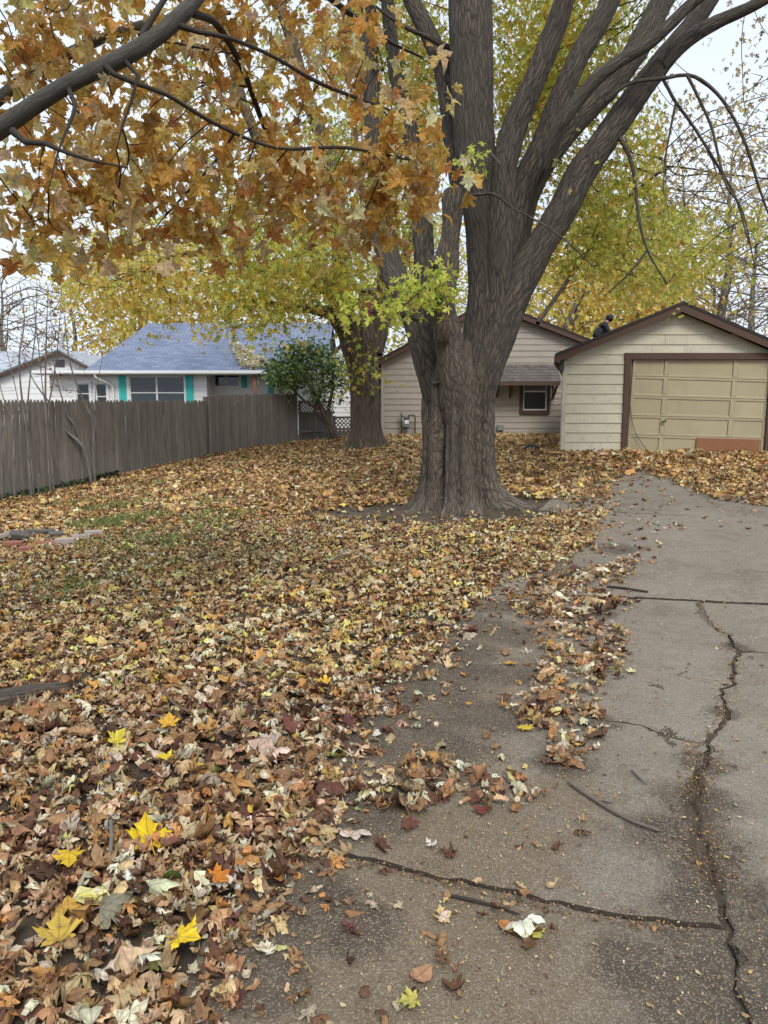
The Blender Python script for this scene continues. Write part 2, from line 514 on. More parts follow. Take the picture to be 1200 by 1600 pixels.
def mat_concrete():
    m, nt, b = new_mat('old_concrete')
    tc = nd(nt, 'ShaderNodeTexCoord').outputs['Object']
    big = noise(nt, tc, 0.9, 5, 0.6)
    med = noise(nt, tc, 4.5, 5, 0.65)
    fine = noise(nt, tc, 120.0, 4, 0.7)
    vor = nd(nt, 'ShaderNodeTexVoronoi', {'Vector': tc, 'Scale': 230.0})
    col = mixc(nt, ramp(nt, big, 0.40, 0.62), (0.140, 0.112, 0.080), (0.218, 0.186, 0.143))
    col = mixc(nt, mth(nt, 'MULTIPLY', ramp(nt, med, 0.5, 0.72), 0.55), col, (0.092, 0.068, 0.046))
    col = mixc(nt, mth(nt, 'MULTIPLY', ramp(nt, med, 0.48, 0.28), 0.35), col, (0.28, 0.25, 0.205))
    # worn surface: pale and dark grains of stone
    gs = nd(nt, 'ShaderNodeSeparateXYZ', {0: vor.outputs['Color']})
    # soil trodden and washed over parts of the slabs
    flat = nd(nt, 'ShaderNodeVectorMath', {0: tc, 1: (1, 1, 0)}, operation='MULTIPLY').outputs[0]
    mask = None
    for bx, by, br in DIRT:
        q = PG(bx, by)
        d = nd(nt, 'ShaderNodeVectorMath', {0: flat, 1: (q[0], q[1], 0)}, operation='DISTANCE').outputs['Value']
        v = nd(nt, 'ShaderNodeMapRange', {0: d, 1: 0.0, 2: br * 1.9, 3: 1.0, 4: 0.0}, interpolation_type='SMOOTHSTEP').outputs[0]
        mask = v if mask is None else mth(nt, 'MAXIMUM', mask, v)
    rag = mth(nt, 'ADD', mth(nt, 'MULTIPLY', noise(nt, tc, 7.0, 6, 0.7), 0.9), mth(nt, 'MULTIPLY', noise(nt, tc, 60.0, 3, 0.7), 0.5))
    soilm = ramp(nt, mth(nt, 'ADD', mask, mth(nt, 'MULTIPLY', mth(nt, 'SUBTRACT', rag, 0.7), 1.1)), 0.30, 0.72)
    soilc = mixc(nt, ramp(nt, noise(nt, tc, 5.0, 4), 0.4, 0.65), (0.050, 0.036, 0.024), (0.092, 0.068, 0.044))
    sand = None
    for bx, by, br in SAND:
        q = PG(bx, by)
        d = nd(nt, 'ShaderNodeVectorMath', {0: flat, 1: (q[0], q[1], 0)}, operation='DISTANCE').outputs['Value']
        v = nd(nt, 'ShaderNodeMapRange', {0: d, 1: 0.0, 2: br * 1.8, 3: 1.0, 4: 0.0}, interpolation_type='SMOOTHSTEP').outputs[0]
        sand = v if sand is None else mth(nt, 'MAXIMUM', sand, v)
    sandm = ramp(nt, mth(nt, 'ADD', sand, mth(nt, 'MULTIPLY', mth(nt, 'SUBTRACT', rag, 0.7), 1.3)), 0.22, 0.75)
    col = mixc(nt, mth(nt, 'MULTIPLY', sandm, 0.72), col, (0.155, 0.113, 0.066))
    col = mixc(nt, mth(nt, 'MULTIPLY', soilm, 0.88), col, soilc)
    col = mixc(nt, mth(nt, 'MULTIPLY', ramp(nt, gs.outputs[0], 0.74, 0.82), 0.42), col, (0.40, 0.34, 0.26))
    col = mixc(nt, mth(nt, 'MULTIPLY', ramp(nt, gs.outputs[1], 0.74, 0.82), 0.42), col, (0.055, 0.045, 0.038))
    col = mixc(nt, mth(nt, 'MULTIPLY', ramp(nt, noise(nt, tc, 45.0, 3), 0.62, 0.7), 0.45), col, (0.16, 0.105, 0.05))
    nt.links.new(col, b.inputs['Base Color'])
    b.inputs['Roughness'].default_value = 0.9
    bump(nt, b, mth(nt, 'ADD', mth(nt, 'ADD', fine, mth(nt, 'MULTIPLY', vor.outputs['Distance'], 0.8)), mth(nt, 'MULTIPLY', med, 1.5)), 0.6, 0.006)
    return m

def mat_shingle(name, c1, c2, row=0.14, tab=0.30, streak=0.3):
    """courses of asphalt shingles on uv in metres"""
    m, nt, b = new_mat(name)
    uv = nd(nt, 'ShaderNodeUVMap').outputs[0]
    br = nd(nt, 'ShaderNodeTexBrick', {'Vector': uv, 'Color1': rgba(c1), 'Color2': rgba(c2), 'Mortar': rgba((c1[0] * .35, c1[1] * .35, c1[2] * .35)),
                                       'Scale': 1.0, 'Mortar Size': 0.008, 'Brick Width': tab, 'Row Height': row}, offset=0.5)
    n1 = noise(nt, nd(nt, 'ShaderNodeTexCoord').outputs['Object'], 0.8, 5)
    n2 = noise(nt, uv, 60.0, 3)
    k = mth(nt, 'ADD', mth(nt, 'MULTIPLY', n1, streak * 2), mth(nt, 'ADD', mth(nt, 'MULTIPLY', n2, 0.3), 0.85 - streak))
    col = mixc(nt, 1.0, br.outputs[0], nd(nt, 'ShaderNodeCombineXYZ', {0: k, 1: k, 2: k}).outputs[0], 'MULTIPLY')
    nt.links.new(col, b.inputs['Base Color'])
    b.inputs['Roughness'].default_value = 0.9
    bump(nt, b, mth(nt, 'SUBTRACT', n2, mth(nt, 'MULTIPLY', br.outputs['Fac'], 2.0)), 0.4, 0.01)
    return m

def mat_glass(name, c=(0.02, 0.025, 0.03)):
    m, nt, b = new_mat(name)
    b.inputs['Base Color'].default_value = rgba(c)
    b.inputs['Roughness'].default_value = 0.06
    b.inputs['Specular IOR Level'].default_value = 0.6
    return m

M = {}
M['soil'] = mat_soil()
M['slab_side'] = mat_simple('dirt_and_shadow_concrete_edge', (0.052, 0.041, 0.031), 0.95)  # dirty concrete, its colour darkened further to paint the crevice shadow below slab edges
M['concrete'] = mat_concrete()
M['bark'] = mat_bark('silver_maple_bark', (0.015, 0.011, 0.008), (0.175, 0.140, 0.108), (0.105, 0.094, 0.070), 46, 7.0, 1.0, 0.03, 0.35)
M['bark_limb'] = mat_bark('dark_limb_bark', (0.008, 0.006, 0.005), (0.128, 0.103, 0.080), (0.070, 0.063, 0.048), 40, 5.0, 1.0, 0.03, 0.3)
M['bark2'] = mat_bark('ridged_brown_bark', (0.016, 0.011, 0.008), (0.165, 0.126, 0.092), (0.105, 0.088, 0.066), 24, 2.8, 1.0, 0.03, 0.2)
M['bark_smooth'] = mat_bark('smooth_grey_bark', (0.034, 0.029, 0.024), (0.078, 0.070, 0.059), (0.055, 0.053, 0.042), 55, 9.0, 0.35, 0.006, 0.6, (0.16, 0.155, 0.125))
M['twig'] = mat_simple('dark_twig', (0.030, 0.023, 0.018), 0.85)
M['twig_grey'] = mat_simple('grey_twig', (0.13, 0.105, 0.085), 0.85)
M['bark_pale'] = mat_bark('pale_grey_bark', (0.09, 0.08, 0.07), (0.22, 0.20, 0.18), (0.15, 0.14, 0.13), 10, 2.0, 0.6, 0.02, 0.2)
M['leaf_dry'] = mat_leaf('dry_fallen_leaf', 0.12, 0.45, (0.09, 0.05, 0.03), 0.65, 0.25)
M['leaf_orange'] = mat_leaf('orange_maple_leaf', 0.55, 0.45, (0.20, 0.075, 0.014), 0.5, 0.2)
M['leaf_green'] = mat_leaf('yellow_green_leaf', 0.5, rough=0.5, far=True)
M['leaf_ever'] = mat_leaf('dark_green_leaf', 0.15, rough=0.5, far=True)
M['leaf_dry_far'] = mat_leaf('dry_leaf_at_a_distance', 0.12, rough=0.65, far=True)
M['fence'] = mat_wood('weathered_grey_wood', (0.085, 0.073, 0.062), (0.235, 0.210, 0.185))
M['fence2'] = mat_wood('weathered_tan_wood', (0.065, 0.055, 0.045), (0.20, 0.17, 0.14))
M['siding_house'] = mat_paint('taupe_siding_paint', srgb(162, 153, 142), 0.75, 0.2, 0.4)
M['siding_garage'] = mat_paint('cream_siding_paint', srgb(194, 188, 168), 0.7, 0.22, 0.5, (0.20, 0.165, 0.12))
M['door_tan'] = mat_paint('tan_door_paint', srgb(166, 155, 126), 0.65, 0.2, 0.42, (0.20, 0.16, 0.09))
M['trim_brown'] = mat_paint('brown_trim_paint', srgb(80, 58, 46), 0.7, 0.25, 0.3, (0.03, 0.02, 0.015))
M['plywood'] = mat_paint('reddish_plywood', srgb(132, 90, 62), 0.8, 0.25, 0.3, (0.10, 0.05, 0.025), (3, 3, 40))
M['white_siding'] = mat_paint('white_siding_paint', (0.80, 0.80, 0.80), 0.7, 0.10, 0.12, (0.3, 0.28, 0.25))
M['white_trim'] = mat_paint('white_trim_paint', (0.78, 0.78, 0.77), 0.55, 0.08, 0.12, (0.3, 0.28, 0.25))
M['teal'] = mat_paint('turquoise_shutter_paint', srgb(66, 190, 184), 0.6, 0.15, 0.15, (0.05, 0.2, 0.2))
M['roof_blue'] = mat_shingle('blue_grey_shingles', srgb(123, 134, 157), srgb(101, 112, 137))
M['roof_grey'] = mat_shingle('grey_shingles', srgb(178, 184, 192), srgb(160, 166, 176))
M['roof_dark'] = mat_shingle('dark_brown_shingles', srgb(86, 80, 78), srgb(66, 60, 60))
M['shingle_piece'] = mat_paint('grey_brown_shingle', srgb(92, 87, 83), 0.9, 0.3, 0.3, (0.04, 0.035, 0.035), (60, 60, 60), 0.35)
M['glass'] = mat_glass('dark_window_glass')
M['glass_blue'] = mat_glass('window_glass_with_blinds', (0.045, 0.055, 0.07))
M['blind'] = mat_simple('grey_blind', (0.14, 0.16, 0.19), 0.6)
M['curtain'] = mat_simple('pale_lace_curtain', (0.18, 0.17, 0.16), 0.8)
M['metal'] = mat_simple('grey_meter_metal', (0.24, 0.26, 0.27), 0.45, 0.3)
M['metal_dark'] = mat_simple('dark_pipe', (0.05, 0.05, 0.048), 0.5, 0.4)
M['metal_pale'] = mat_simple('galvanised_metal', (0.55, 0.56, 0.57), 0.4, 0.6)
M['brick_red'] = mat_shingle('red_brick_courses', srgb(120, 62, 54), srgb(98, 48, 44), 0.075, 0.21, 0.2)
M['brick_grey'] = mat_paint('worn_grey_brick', srgb(166, 154, 146), 0.9, 0.3, 0.35, (0.10, 0.08, 0.07), (60, 60, 60))
M['brick_rose'] = mat_paint('worn_red_brick', srgb(146, 96, 82), 0.9, 0.3, 0.35, (0.08, 0.05, 0.04), (60, 60, 60))
M['stone_dark'] = mat_paint('dark_stone', srgb(92, 88, 84), 0.9, 0.3, 0.35, (0.03, 0.03, 0.03), (40, 40, 40))
M['black_cloth'] = mat_simple('black_jacket_cloth', (0.012, 0.013, 0.018), 0.8)
M['skin'] = mat_simple('skin', (0.33, 0.19, 0.13), 0.55)
M['jeans'] = mat_simple('dark_blue_trousers', (0.02, 0.025, 0.05), 0.85)
M['hair'] = mat_simple('black_hair', (0.008, 0.007, 0.007), 0.6)

# ------------------------------------------------------------------ leaves
HALF_N = [(0, 0), (.12, -.10), (.33, -.16), (.52, -.10), (.47, .03), (.37, .11), (.58, .18), (.78, .40), (.56, .42), (.50, .55), (.29, .48), (.36, .68), (.28, .72), (.17, .80), (0, 1.04)]
HALF_NX = [(0, 0), (.10, -.08), (.24, -.14), (.34, -.10), (.54, -.17), (.48, -.02), (.40, .07), (.35, .13), (.52, .16), (.60, .24), (.82, .41), (.63, .42), (.57, .55), (.45, .48), (.29, .48), (.36, .62), (.42, .71), (.26, .74), (.14, .87), (0, 1.1)]
HALF_N1 = [(0, 0), (.30, -.15), (.50, -.08), (.42, .10), (.72, .40), (.50, .54), (.34, .50), (.28, .72), (0, 1.0)]
HALF_N2 = [(0, -.05), (.48, -.06), (.42, .12), (.68, .40), (.32, .52), (0, 1.0)]
HALF_S = [(0, 0), (.09, -.05), (.36, -.08), (.30, .02), (.13, .10), (.36, .20), (.58, .44), (.40, .42), (.30, .44), (.09, .36), (.15, .58), (.27, .74), (.14, .74), (.08, .84), (0, 1.05)]
HALF_S1 = [(0, 0), (.35, -.07), (.13, .10), (.57, .43), (.30, .43), (.09, .36), (.25, .73), (.10, .78), (0, 1.05)]
HALF_S2 = [(0, -.05), (.35, -.05), (.13, .12), (.56, .42), (.10, .38), (0, 1.05)]
HALF_Q = [(0, -.05), (.42, .35), (0, 1.0)]
def leaf_proto(half, ring, r, curl=0.0, cup=0.0, droop=0.0, jit=0.02, stalk=False, center=True, fold=0.0, crumple=0.0):
    h = np.array(half, float)
    o = np.vstack([h, (h[1:-1] * [-1, 1])[::-1]])
    o[:, 0] *= r.uniform(.85, 1.1)
    n = len(o)
    c = np.array([0, .36])
    V = [c[None], o] if not ring else [c[None], c + (o - c) * .52, o]
    V = np.vstack(V)
    T = []
    for i in range(n):
        j = (i + 1) % n
        if ring:
            a, b, d, e = 1 + i, 1 + j, 1 + n + i, 1 + n + j
            T += [(0, a, b), (a, d, e), (a, e, b)]
        else:
            T += [(0, 1 + i, 1 + j)]
    uv = V.copy()
    x, y = V[:, 0].copy(), V[:, 1].copy()
    if stalk:
        k = len(V)
        w = 0.014
        sx = r.uniform(-.2, .2)
        uv = np.vstack([uv, [(0, 0)] * 4])
        x = np.concatenate([x, [-w, w, sx + w, sx - w]])
        y = np.concatenate([y, [0.02, .02, -.62, -.62]])
        T += [(k, k + 1, k + 2), (k, k + 2, k + 3)]
    rr = np.hypot(x, y - .36)
    z = cup * x * x - droop * rr ** 2 + 0.10 * np.sin(x * 9 + r.uniform(0, 6)) * rr * (1 if jit else 0)
    z = z + r.normal(0, jit, len(x)) * (rr > .2)
    if crumple:
        ph_ = r.uniform(0, 9, 6)
        z = z + crumple * (np.sin(x * 8 + y * 3 + ph_[0]) * .5 + np.sin(y * 9 - x * 4 + ph_[1]) * .5) * np.minimum(rr * 2, 1)
        x = x + crumple * .6 * np.sin(y * 10 + ph_[2]) * rr
        y = y + crumple * .6 * np.sin(x * 10 + ph_[3]) * rr
    if fold:
        z = z * math.cos(fold) + np.abs(x) * math.sin(fold)
        x = x * math.cos(fold)
    if curl > 0:
        ph = r.uniform(0, math.pi)
        nx, ny = math.cos(ph), math.sin(ph)
        s = x * nx + (y - .36) * ny
        q = -x * ny + (y - .36) * nx
        Rr = 1.0 / curl
        s2 = Rr * np.sin(s / Rr)
        z = z * np.cos(s / Rr) + Rr * (1 - np.cos(s / Rr))
        q2 = q * (1 - .15 * min(curl, 2) * np.abs(s))
        # a second, weaker curl across
        k2 = r.uniform(0, .8) * min(curl, 1.6)
        z = z + k2 * .5 * q2 ** 2 * (1 if r.random() < .7 else -1)
        x = s2 * nx - q2 * ny
        y = s2 * ny + q2 * nx + .36
    V3 = np.stack([x, y, z], 1)
    if center:
        V3[:, 1] -= .36
        V3[:, 2] -= V3[:, 2].mean()
    return V3, np.array(T, np.int32), uv

def rot_z(a):
    c, s = np.cos(a), np.sin(a)
    m = np.zeros((len(a), 3, 3)); m[:, 0, 0] = c; m[:, 0, 1] = -s; m[:, 1, 0] = s; m[:, 1, 1] = c; m[:, 2, 2] = 1
    return m
def rot_x(a):
    c, s = np.cos(a), np.sin(a)
    m = np.zeros((len(a), 3, 3)); m[:, 1, 1] = c; m[:, 1, 2] = -s; m[:, 2, 1] = s; m[:, 2, 2] = c; m[:, 0, 0] = 1
    return m
def basis(d, nrm):
    """leaf +y along d, +z towards nrm"""
    d = d / (np.linalg.norm(d, axis=1)[:, None] + 1e-9)
    x = np.cross(d, nrm)
    x /= np.linalg.norm(x, axis=1)[:, None] + 1e-9
    z = np.cross(x, d)
    return np.stack([x, d, z], 2)
def scatter(protos, pid, pos, rot, scl, col):
    """merge transformed prototypes into one set of arrays"""
    Vs, Ts, Us, Cs = [], [], [], []
    off = 0
    for k, (v, t, u) in enumerate(protos):
        s = np.nonzero(pid == k)[0]
        if not len(s):
            continue
        w = np.einsum('nij,vj->nvi', rot[s], v) * scl[s][:, None, None] + pos[s][:, None, :]
        Vs.append(w.reshape(-1, 3))
        Ts.append((t[None] + (np.arange(len(s)) * len(v))[:, None, None]).reshape(-1, 3) + off)
        Us.append(np.tile(u, (len(s), 1)))
        Cs.append(np.repeat(col[s], len(v), 0))
        off += len(s) * len(v)
    return np.vstack(Vs), np.vstack(Ts), np.vstack(Us), np.vstack(Cs)
def scatter_obj(name, protos, pid, pos, rot, scl, col, mat, parent=None, smooth=False):
    V, T, U, C = scatter(protos, pid, pos, rot, scl, col)
    return link(name, mesh_np(name, V, T, uv=U, col=C, smooth=smooth), parent, mat)
def palette(pal, n, r, var=0.12):
    w = np.array([p[0] for p in pal], float)
    c = np.array([srgb(*p[1]) for p in pal])
    k = r.choice(len(pal), n, p=w / w.sum())
    out = c[k] * (1 + r.normal(0, var, (n, 1))) * (1 + r.normal(0, .05, (n, 3)))
    return np.clip(out, .005, .75)

def pip(poly, x, y):
    """point in polygon, vectorised"""
    poly = np.asarray(poly)
    x = np.asarray(x); y = np.asarray(y)
    ins = np.zeros(x.shape, bool)
    j = len(poly) - 1
    for i in range(len(poly)):
        xi, yi = poly[i][:2]; xj, yj = poly[j][:2]
        c = ((yi > y) != (yj > y)) & (x < (xj - xi) * (y - yi) / (yj - yi + 1e-12) + xi)
        ins ^= c
        j = i
    return ins

# ------------------------------------------------------------------ driveway slabs (outlines first: the ground needs them)
def gpts(px):
    return [PG(a, b)[:2] for a, b in px]
LEFT = [(880, 762), (840, 800), (812, 850), (775, 915), (762, 938), (650, 1020), (585, 1092), (525, 1150), (465, 1220), (430, 1308), (370, 1395), (320, 1450), (270, 1600), (220, 1800), (120, 2300)]
JA = [(840, 800), (930, 799), (1000, 803), (1090, 808), (1200, 812), (1420, 820)]
JB = [(762, 930), (880, 931), (960, 933), (1040, 936), (1092, 939), (1140, 941), (1200, 944), (1560, 960)]
CC = [(1092, 939), (1094, 962), (1122, 985), (1140, 1000), (1150, 1022), (1144, 1052), (1140, 1078), (1124, 1092), (1131, 1112), (1132, 1128), (1116, 1152), (1102, 1168),
      (1096, 1195), (1088, 1225), (1084, 1262), (1088, 1300), (1100, 1345), (1118, 1395), (1134, 1452), (1150, 1530), (1165, 1620), (1180, 1800), (1200, 2300)]
CD = [(585, 1092), (760, 1112), (880, 1122), (960, 1134), (1002, 1140), (1046, 1157), (1075, 1165), (1102, 1168)]
CE = [(1150, 1018), (1178, 1020), (1210, 1023), (1620, 1045)]
LF = [(430, 1308), (560, 1341), (600, 1350), (640, 1358), (684, 1370), (720, 1374), (762, 1386), (806, 1398), (852, 1411), (900, 1420), (950, 1429), (1000, 1434), (1040, 1440), (1090, 1449), (1134, 1452)]
def cutb(l, a, b):
    i, j = l.index(a), l.index(b)
    return l[i:j + 1] if i <= j else l[j:i + 1][::-1]
RIGHT_A = [(1500, 745)]
slab_px = [
    [(880, 762), (960, 722), (1010, 716), (1225, 716), (1330, 716)] + JA[::-1],                                               # against the garage
    JA + [(1560, 960)] + JB[:-1][::-1] + [(775, 915), (812, 850)],                                                             # next one
    [(762, 930)] + JB[1:5] + CC[1:12] + CD[:-1][::-1] + [(650, 1020)],                                                         # left of the long crack
    CD + CC[12:19] + LF[:-1][::-1] + [(465, 1220), (525, 1150)],                                                              # raised lip
    JB[4:] + CE[::-1][:-1] + [(1150, 1022)] + CC[1:4][::-1],                                                                   # right, upper
    [(1150, 1022)] + CE[1:] + [(1900, 2300)] + CC[5:][::-1],                                                                   # right, lower
    LF + CC[19:] + LEFT[10:][::-1],                                                                                            # sunken, nearest
]
slab_dz = [0.0, 0.0, 0.002, 0.006, 0.0, -0.001, -0.010]
slabs = []
_near = np.vstack([np.array(gpts(pl)) for pl in slab_px[2:]])
_near = _near[(_near[:, 1] < 8) & (_near[:, 1] > 1.4)]
CO_NEAR = np.linalg.lstsq(np.c_[_near, np.ones(len(_near))], G(_near[:, 0], _near[:, 1]), rcond=None)[0]
for k, (pl, dz) in enumerate(zip(slab_px, slab_dz)):
    q = np.array(gpts(pl))
    # drop near-duplicate points
    q = np.array([p for i, p in enumerate(q) if np.linalg.norm(p - q[i - 1]) > .01])
    if np.sum(q[:, 0] * np.roll(q[:, 1], -1) - np.roll(q[:, 0], -1) * q[:, 1]) < 0:
        q = q[::-1]
    A = np.c_[q, np.ones(len(q))]
    near = q[:, 1] < 20
    co = np.linalg.lstsq(A[near], G(q[near, 0], q[near, 1]), rcond=None)[0]
    if k >= 2: co = CO_NEAR.copy()
    co[2] += dz + 0.012
    # ragged outline
    out = []
    for i in range(len(q)):
        a, b = q[i], q[(i + 1) % len(q)]
        d = b - a
        L = np.linalg.norm(d)
        m = min(60, max(1, int(L / (.035 if a[1] < 8 else .12))))
        nrm = np.array([-d[1], d[0]]) / L
        for t in range(m):
            p = a + d * t / m
            w = vnoise(np.array([[p[0] * 6 + 3, p[1] * 6, k * 3.3]]))[0] - .5 + .8 * (vnoise(np.array([[p[0] * 22, p[1] * 22, k * 1.7]]))[0] - .5)
            jag = (vnoise(np.array([[p[0] * 13, p[1] * 13, 50.5]]))[0] - .5) * .07 + (vnoise(np.array([[p[0] * 31, p[1] * 31, 20.5]]))[0] - .5) * .035
            if not (p[1] < 6.7 and p[0] > .9): jag *= .25
            p = p + np.array([jag, 0.0])
            if p[1] < 3.4 and -.7 < p[0] < 1.1:
                p = p + np.array([0.0, (vnoise(np.array([[p[0] * 9, 3.3, 70.5]]))[0] - .5) * .05 + (vnoise(np.array([[p[0] * 40, 5.3, 71.5]]))[0] - .5) * .022])
            wide = .002 + (.006 if k in (2, 3, 5, 4) and 1 < p[0] < 2.6 and p[1] < 6.6 else 0) + (.001 if p[1] > 5.4 else 0)
            amp = .022
            if k in (3, 6) and p[1] < 3.4 and -.6 < p[0] < 1.05: wide, amp = -.001, .014
            out.append(p + nrm * (wide + amp * abs(w)))
    slabs.append((np.array(out), co))
def H(x, y):
    """height of whatever lies on top of the ground: soil or slab"""
    x = np.asarray(x, float); y = np.asarray(y, float)
    z = G(x, y)
    for poly, co in slabs:
        m = pip(poly, x, y)
        z = np.where(m, co[0] * x + co[1] * y + co[2], z)
    return z
def on_slab(x, y):
    m = np.zeros(np.shape(x), bool)
    for poly, co in slabs:
        m |= pip(poly, x, y)
    return m

# ------------------------------------------------------------------ ground: one sheet to the horizon
def axis(lo, hi, step, far):
    a = np.arange(lo, hi + 1e-6, step)
    g = [hi]
    s = step
    while g[-1] < far:
        s *= 1.5
        g.append(g[-1] + s)
    l = [lo]
    s = step
    while l[-1] > -far:
        s *= 1.5
        l.append(l[-1] - s)
    return np.concatenate([np.array(l[1:])[::-1], a, np.array(g[1:])])
gx = axis(-13, 12, 0.16, 400)
gy = axis(-4, 26, 0.16, 600)
XX, YY = np.meshgrid(gx, gy)
ZZ = G(XX, YY)
pn = np.stack([XX.ravel() * 1.7, YY.ravel() * 1.7, np.zeros(XX.size)], 1)
ZZ = ZZ + ((vnoise(pn) - .5) * .05 + (vnoise(pn * 3.1) - .5) * .02).reshape(ZZ.shape)
dm = np.zeros(XX.shape, bool)
for poly, co in slabs:
    m = pip(poly, XX, YY)
    dm |= m
# lower the soil under and right beside the slabs
dd = dm.copy()
for ax in (0, 1):
    for sft in (-1, 1):
        dd |= np.roll(dm, sft, ax)
near_pl = CO_NEAR[0] * XX + CO_NEAR[1] * YY + CO_NEAR[2]
ZZ = np.where(dd, np.where((YY < 6.5) & (YY > 0), near_pl - .006, G(XX, YY) - .024), ZZ)
ZZ = np.where(dd & (YY <= 0), G(XX, YY) - .06, ZZ)
nx, ny = len(gx), len(gy)
ii = (np.arange(ny - 1)[:, None] * nx + np.arange(nx - 1)[None, :])
Q = np.stack([ii, ii + 1, ii + nx + 1, ii + nx], -1).reshape(-1, 4)
ground = link('ground', mesh_np('ground', np.stack([XX.ravel(), YY.ravel(), ZZ.ravel()], 1), Q, smooth=True), None, M['soil'])
tag(ground, 'dark brown soil of the yard under the fallen leaves', None, None, 'structure')

drive = bpy.data.objects.new('driveway', None)
COL.link(drive)
tag(drive, 'cracked old concrete driveway running up to the garage', None, None, 'structure')
for poly, co in slabs:
    n = len(poly)
    top = [(p[0], p[1], co[0] * p[0] + co[1] * p[1] + co[2]) for p in poly]
    cen = poly.mean(0)
    bm = bmesh.new()
    # a worn arris: the very edge lies a few millimetres lower
    rim = [bm.verts.new((p[0], p[1], p[2] - .003 - .005 * random.random())) for p in top]
    inn = []
    for i in range(n):
        a, b, c = np.array(top[i - 1][:2]), np.array(top[i][:2]), np.array(top[(i + 1) % n][:2])
        t = c - a
        nr = np.array([-t[1], t[0]]) / (np.linalg.norm(t) + 1e-9)
        p = b + nr * .008
        inn.append(bm.verts.new((p[0], p[1], co[0] * p[0] + co[1] * p[1] + co[2])))
    bot = [bm.verts.new((p[0], p[1], p[2] - .11)) for p in top]
    bm.faces.new(inn)
    for i in range(n):
        j = (i + 1) % n
        bm.faces.new((rim[i], rim[j], inn[j], inn[i]))
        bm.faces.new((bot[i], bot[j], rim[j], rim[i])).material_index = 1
    bmesh.ops.triangulate(bm, faces=[f for f in bm.faces if len(f.verts) > 4])
    me = bpy.data.meshes.new('slab')
    bm.to_mesh(me)
    bm.free()
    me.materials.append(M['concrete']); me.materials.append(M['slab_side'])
    link('slab', me, drive)

# soil washed over the concrete
def dirt(name, blobs, label, thick=.014, res=.03):
    b0 = np.array([(*PG(px, py)[:2], r) for px, py, r in blobs])
    b = np.vstack([b0[i] * (1 - t) + b0[i + 1] * t for i in range(len(b0) - 1) for t in (0, .2, .4, .6, .8)] + [b0[-1]])
    x0, x1 = (b[:, 0] - b[:, 2] * 1.6).min(), (b[:, 0] + b[:, 2] * 1.6).max()
    y0, y1 = (b[:, 1] - b[:, 2] * 1.6).min(), (b[:, 1] + b[:, 2] * 1.6).max()
    xs = np.arange(x0, x1, res); ys = np.arange(y0, y1, res)
    X, Y = np.meshgrid(xs, ys)
    m = np.zeros(X.shape)
    for bx, by, br in b:
        m = np.maximum(m, np.exp(-((X - bx) ** 2 + (Y - by) ** 2) / (br * br) * 1.2))
    p = np.stack([X.ravel() * 6, Y.ravel() * 6, np.full(X.size, 4.2)], 1)
    nz = (vnoise(p) * .6 + vnoise(p * 3.3) * .4).reshape(X.shape)
    h = thick * (m * 1.9 - .75) + (nz - .5) * thick * 2.4
    h = np.minimum(h, thick * 1.3)
    h += (np.random.default_rng(5).random(X.shape) - .5) * .004
    Z = H(X, Y) + h
    keep = h > -.012
    k = np.arange((len(ys) - 1) * len(xs)).reshape(len(ys) - 1, len(xs))[:, :-1]
    ok = (keep[:-1, :-1] | keep[1:, 1:] | keep[1:, :-1] | keep[:-1, 1:]) & (np.abs(np.diff(H(X, Y), axis=0))[:, :-1] < .03)
    k = k[ok]
    Qd = np.stack([k, k + 1, k + len(xs) + 1, k + len(xs)], 1)
    o = link(name, mesh_np(name, np.stack([X.ravel(), Y.ravel(), Z.ravel()], 1), Qd, smooth=True), None, M['soil'])
    return tag(o, label, None, None, 'structure')
dirt('crack_soil', [(1150, 1015, .022), (1096, 1205, .025), (1091, 1235, .035), (1087, 1265, .04), (1090, 1300, .04), (1102, 1350, .035), (1120, 1400, .03)],
     'dark soil and debris filling the long crack in driveway', .006, .010)

# ------------------------------------------------------------------ buildings
def siding(parent, Y, xl, xr, z0, z1, expo, openings, mat, joints=0.0, face=-1):
    """lap siding, one board per course and segment; xl/xr give the wall's edges at a height"""
    z = z0
    r = random.Random(int(Y * 100) + len(openings))
    while z < z1 - .02:
        zt = min(z + expo, z1)
        segs = [(max(xl(z), xl(zt) if z1 - zt < 0 else xl(z)), xr(z))]
        segs = [(xl(z), xr(z))]
        for ox0, ox1, oz0, oz1 in openings:
            if zt > oz0 and z < oz1:
                ns = []
                for a, b in segs:
                    if ox0 > a: ns.append((a, min(b, ox0)))
                    if ox1 < b: ns.append((max(a, ox1), b))
                    
                segs = ns
        cut = []
        for a, b in segs:
            while joints and b - a > 1.2 and r.random() < joints:
                c = a + (b - a) * r.uniform(.25, .75)
                cut.append((a, c - .002))
                a = c + .002
            cut.append((a, b))
        for a, b in cut:
            if b - a < .03:
                continue
            at = max(a, xl(zt)) if abs(a - xl(z)) < 1e-6 else a
            bt = min(b, xr(zt)) if abs(b - xr(z)) < 1e-6 else b
            if bt - at < .01:
                bt = at = (at + bt) / 2
                at -= .005; bt += .005
            o = face
            wob = r.uniform(-.002, .003)
            v = [(a, Y + o * (.021 + wob), z - .012), (b, Y + o * (.021 + wob), z - .012), (bt, Y + o * .004, zt), (at, Y + o * .004, zt),
                 (a, Y, z - .012), (b, Y, z - .012), (bt, Y, zt), (at, Y, zt)]
            mb = MB()
            mb.add(v, [(0, 1, 2, 3), (4, 5, 1, 0), (0, 3, 7, 4), (1, 5, 6, 2), (3, 2, 6, 7)])
            mb.build('board', mat, parent)
        z += expo
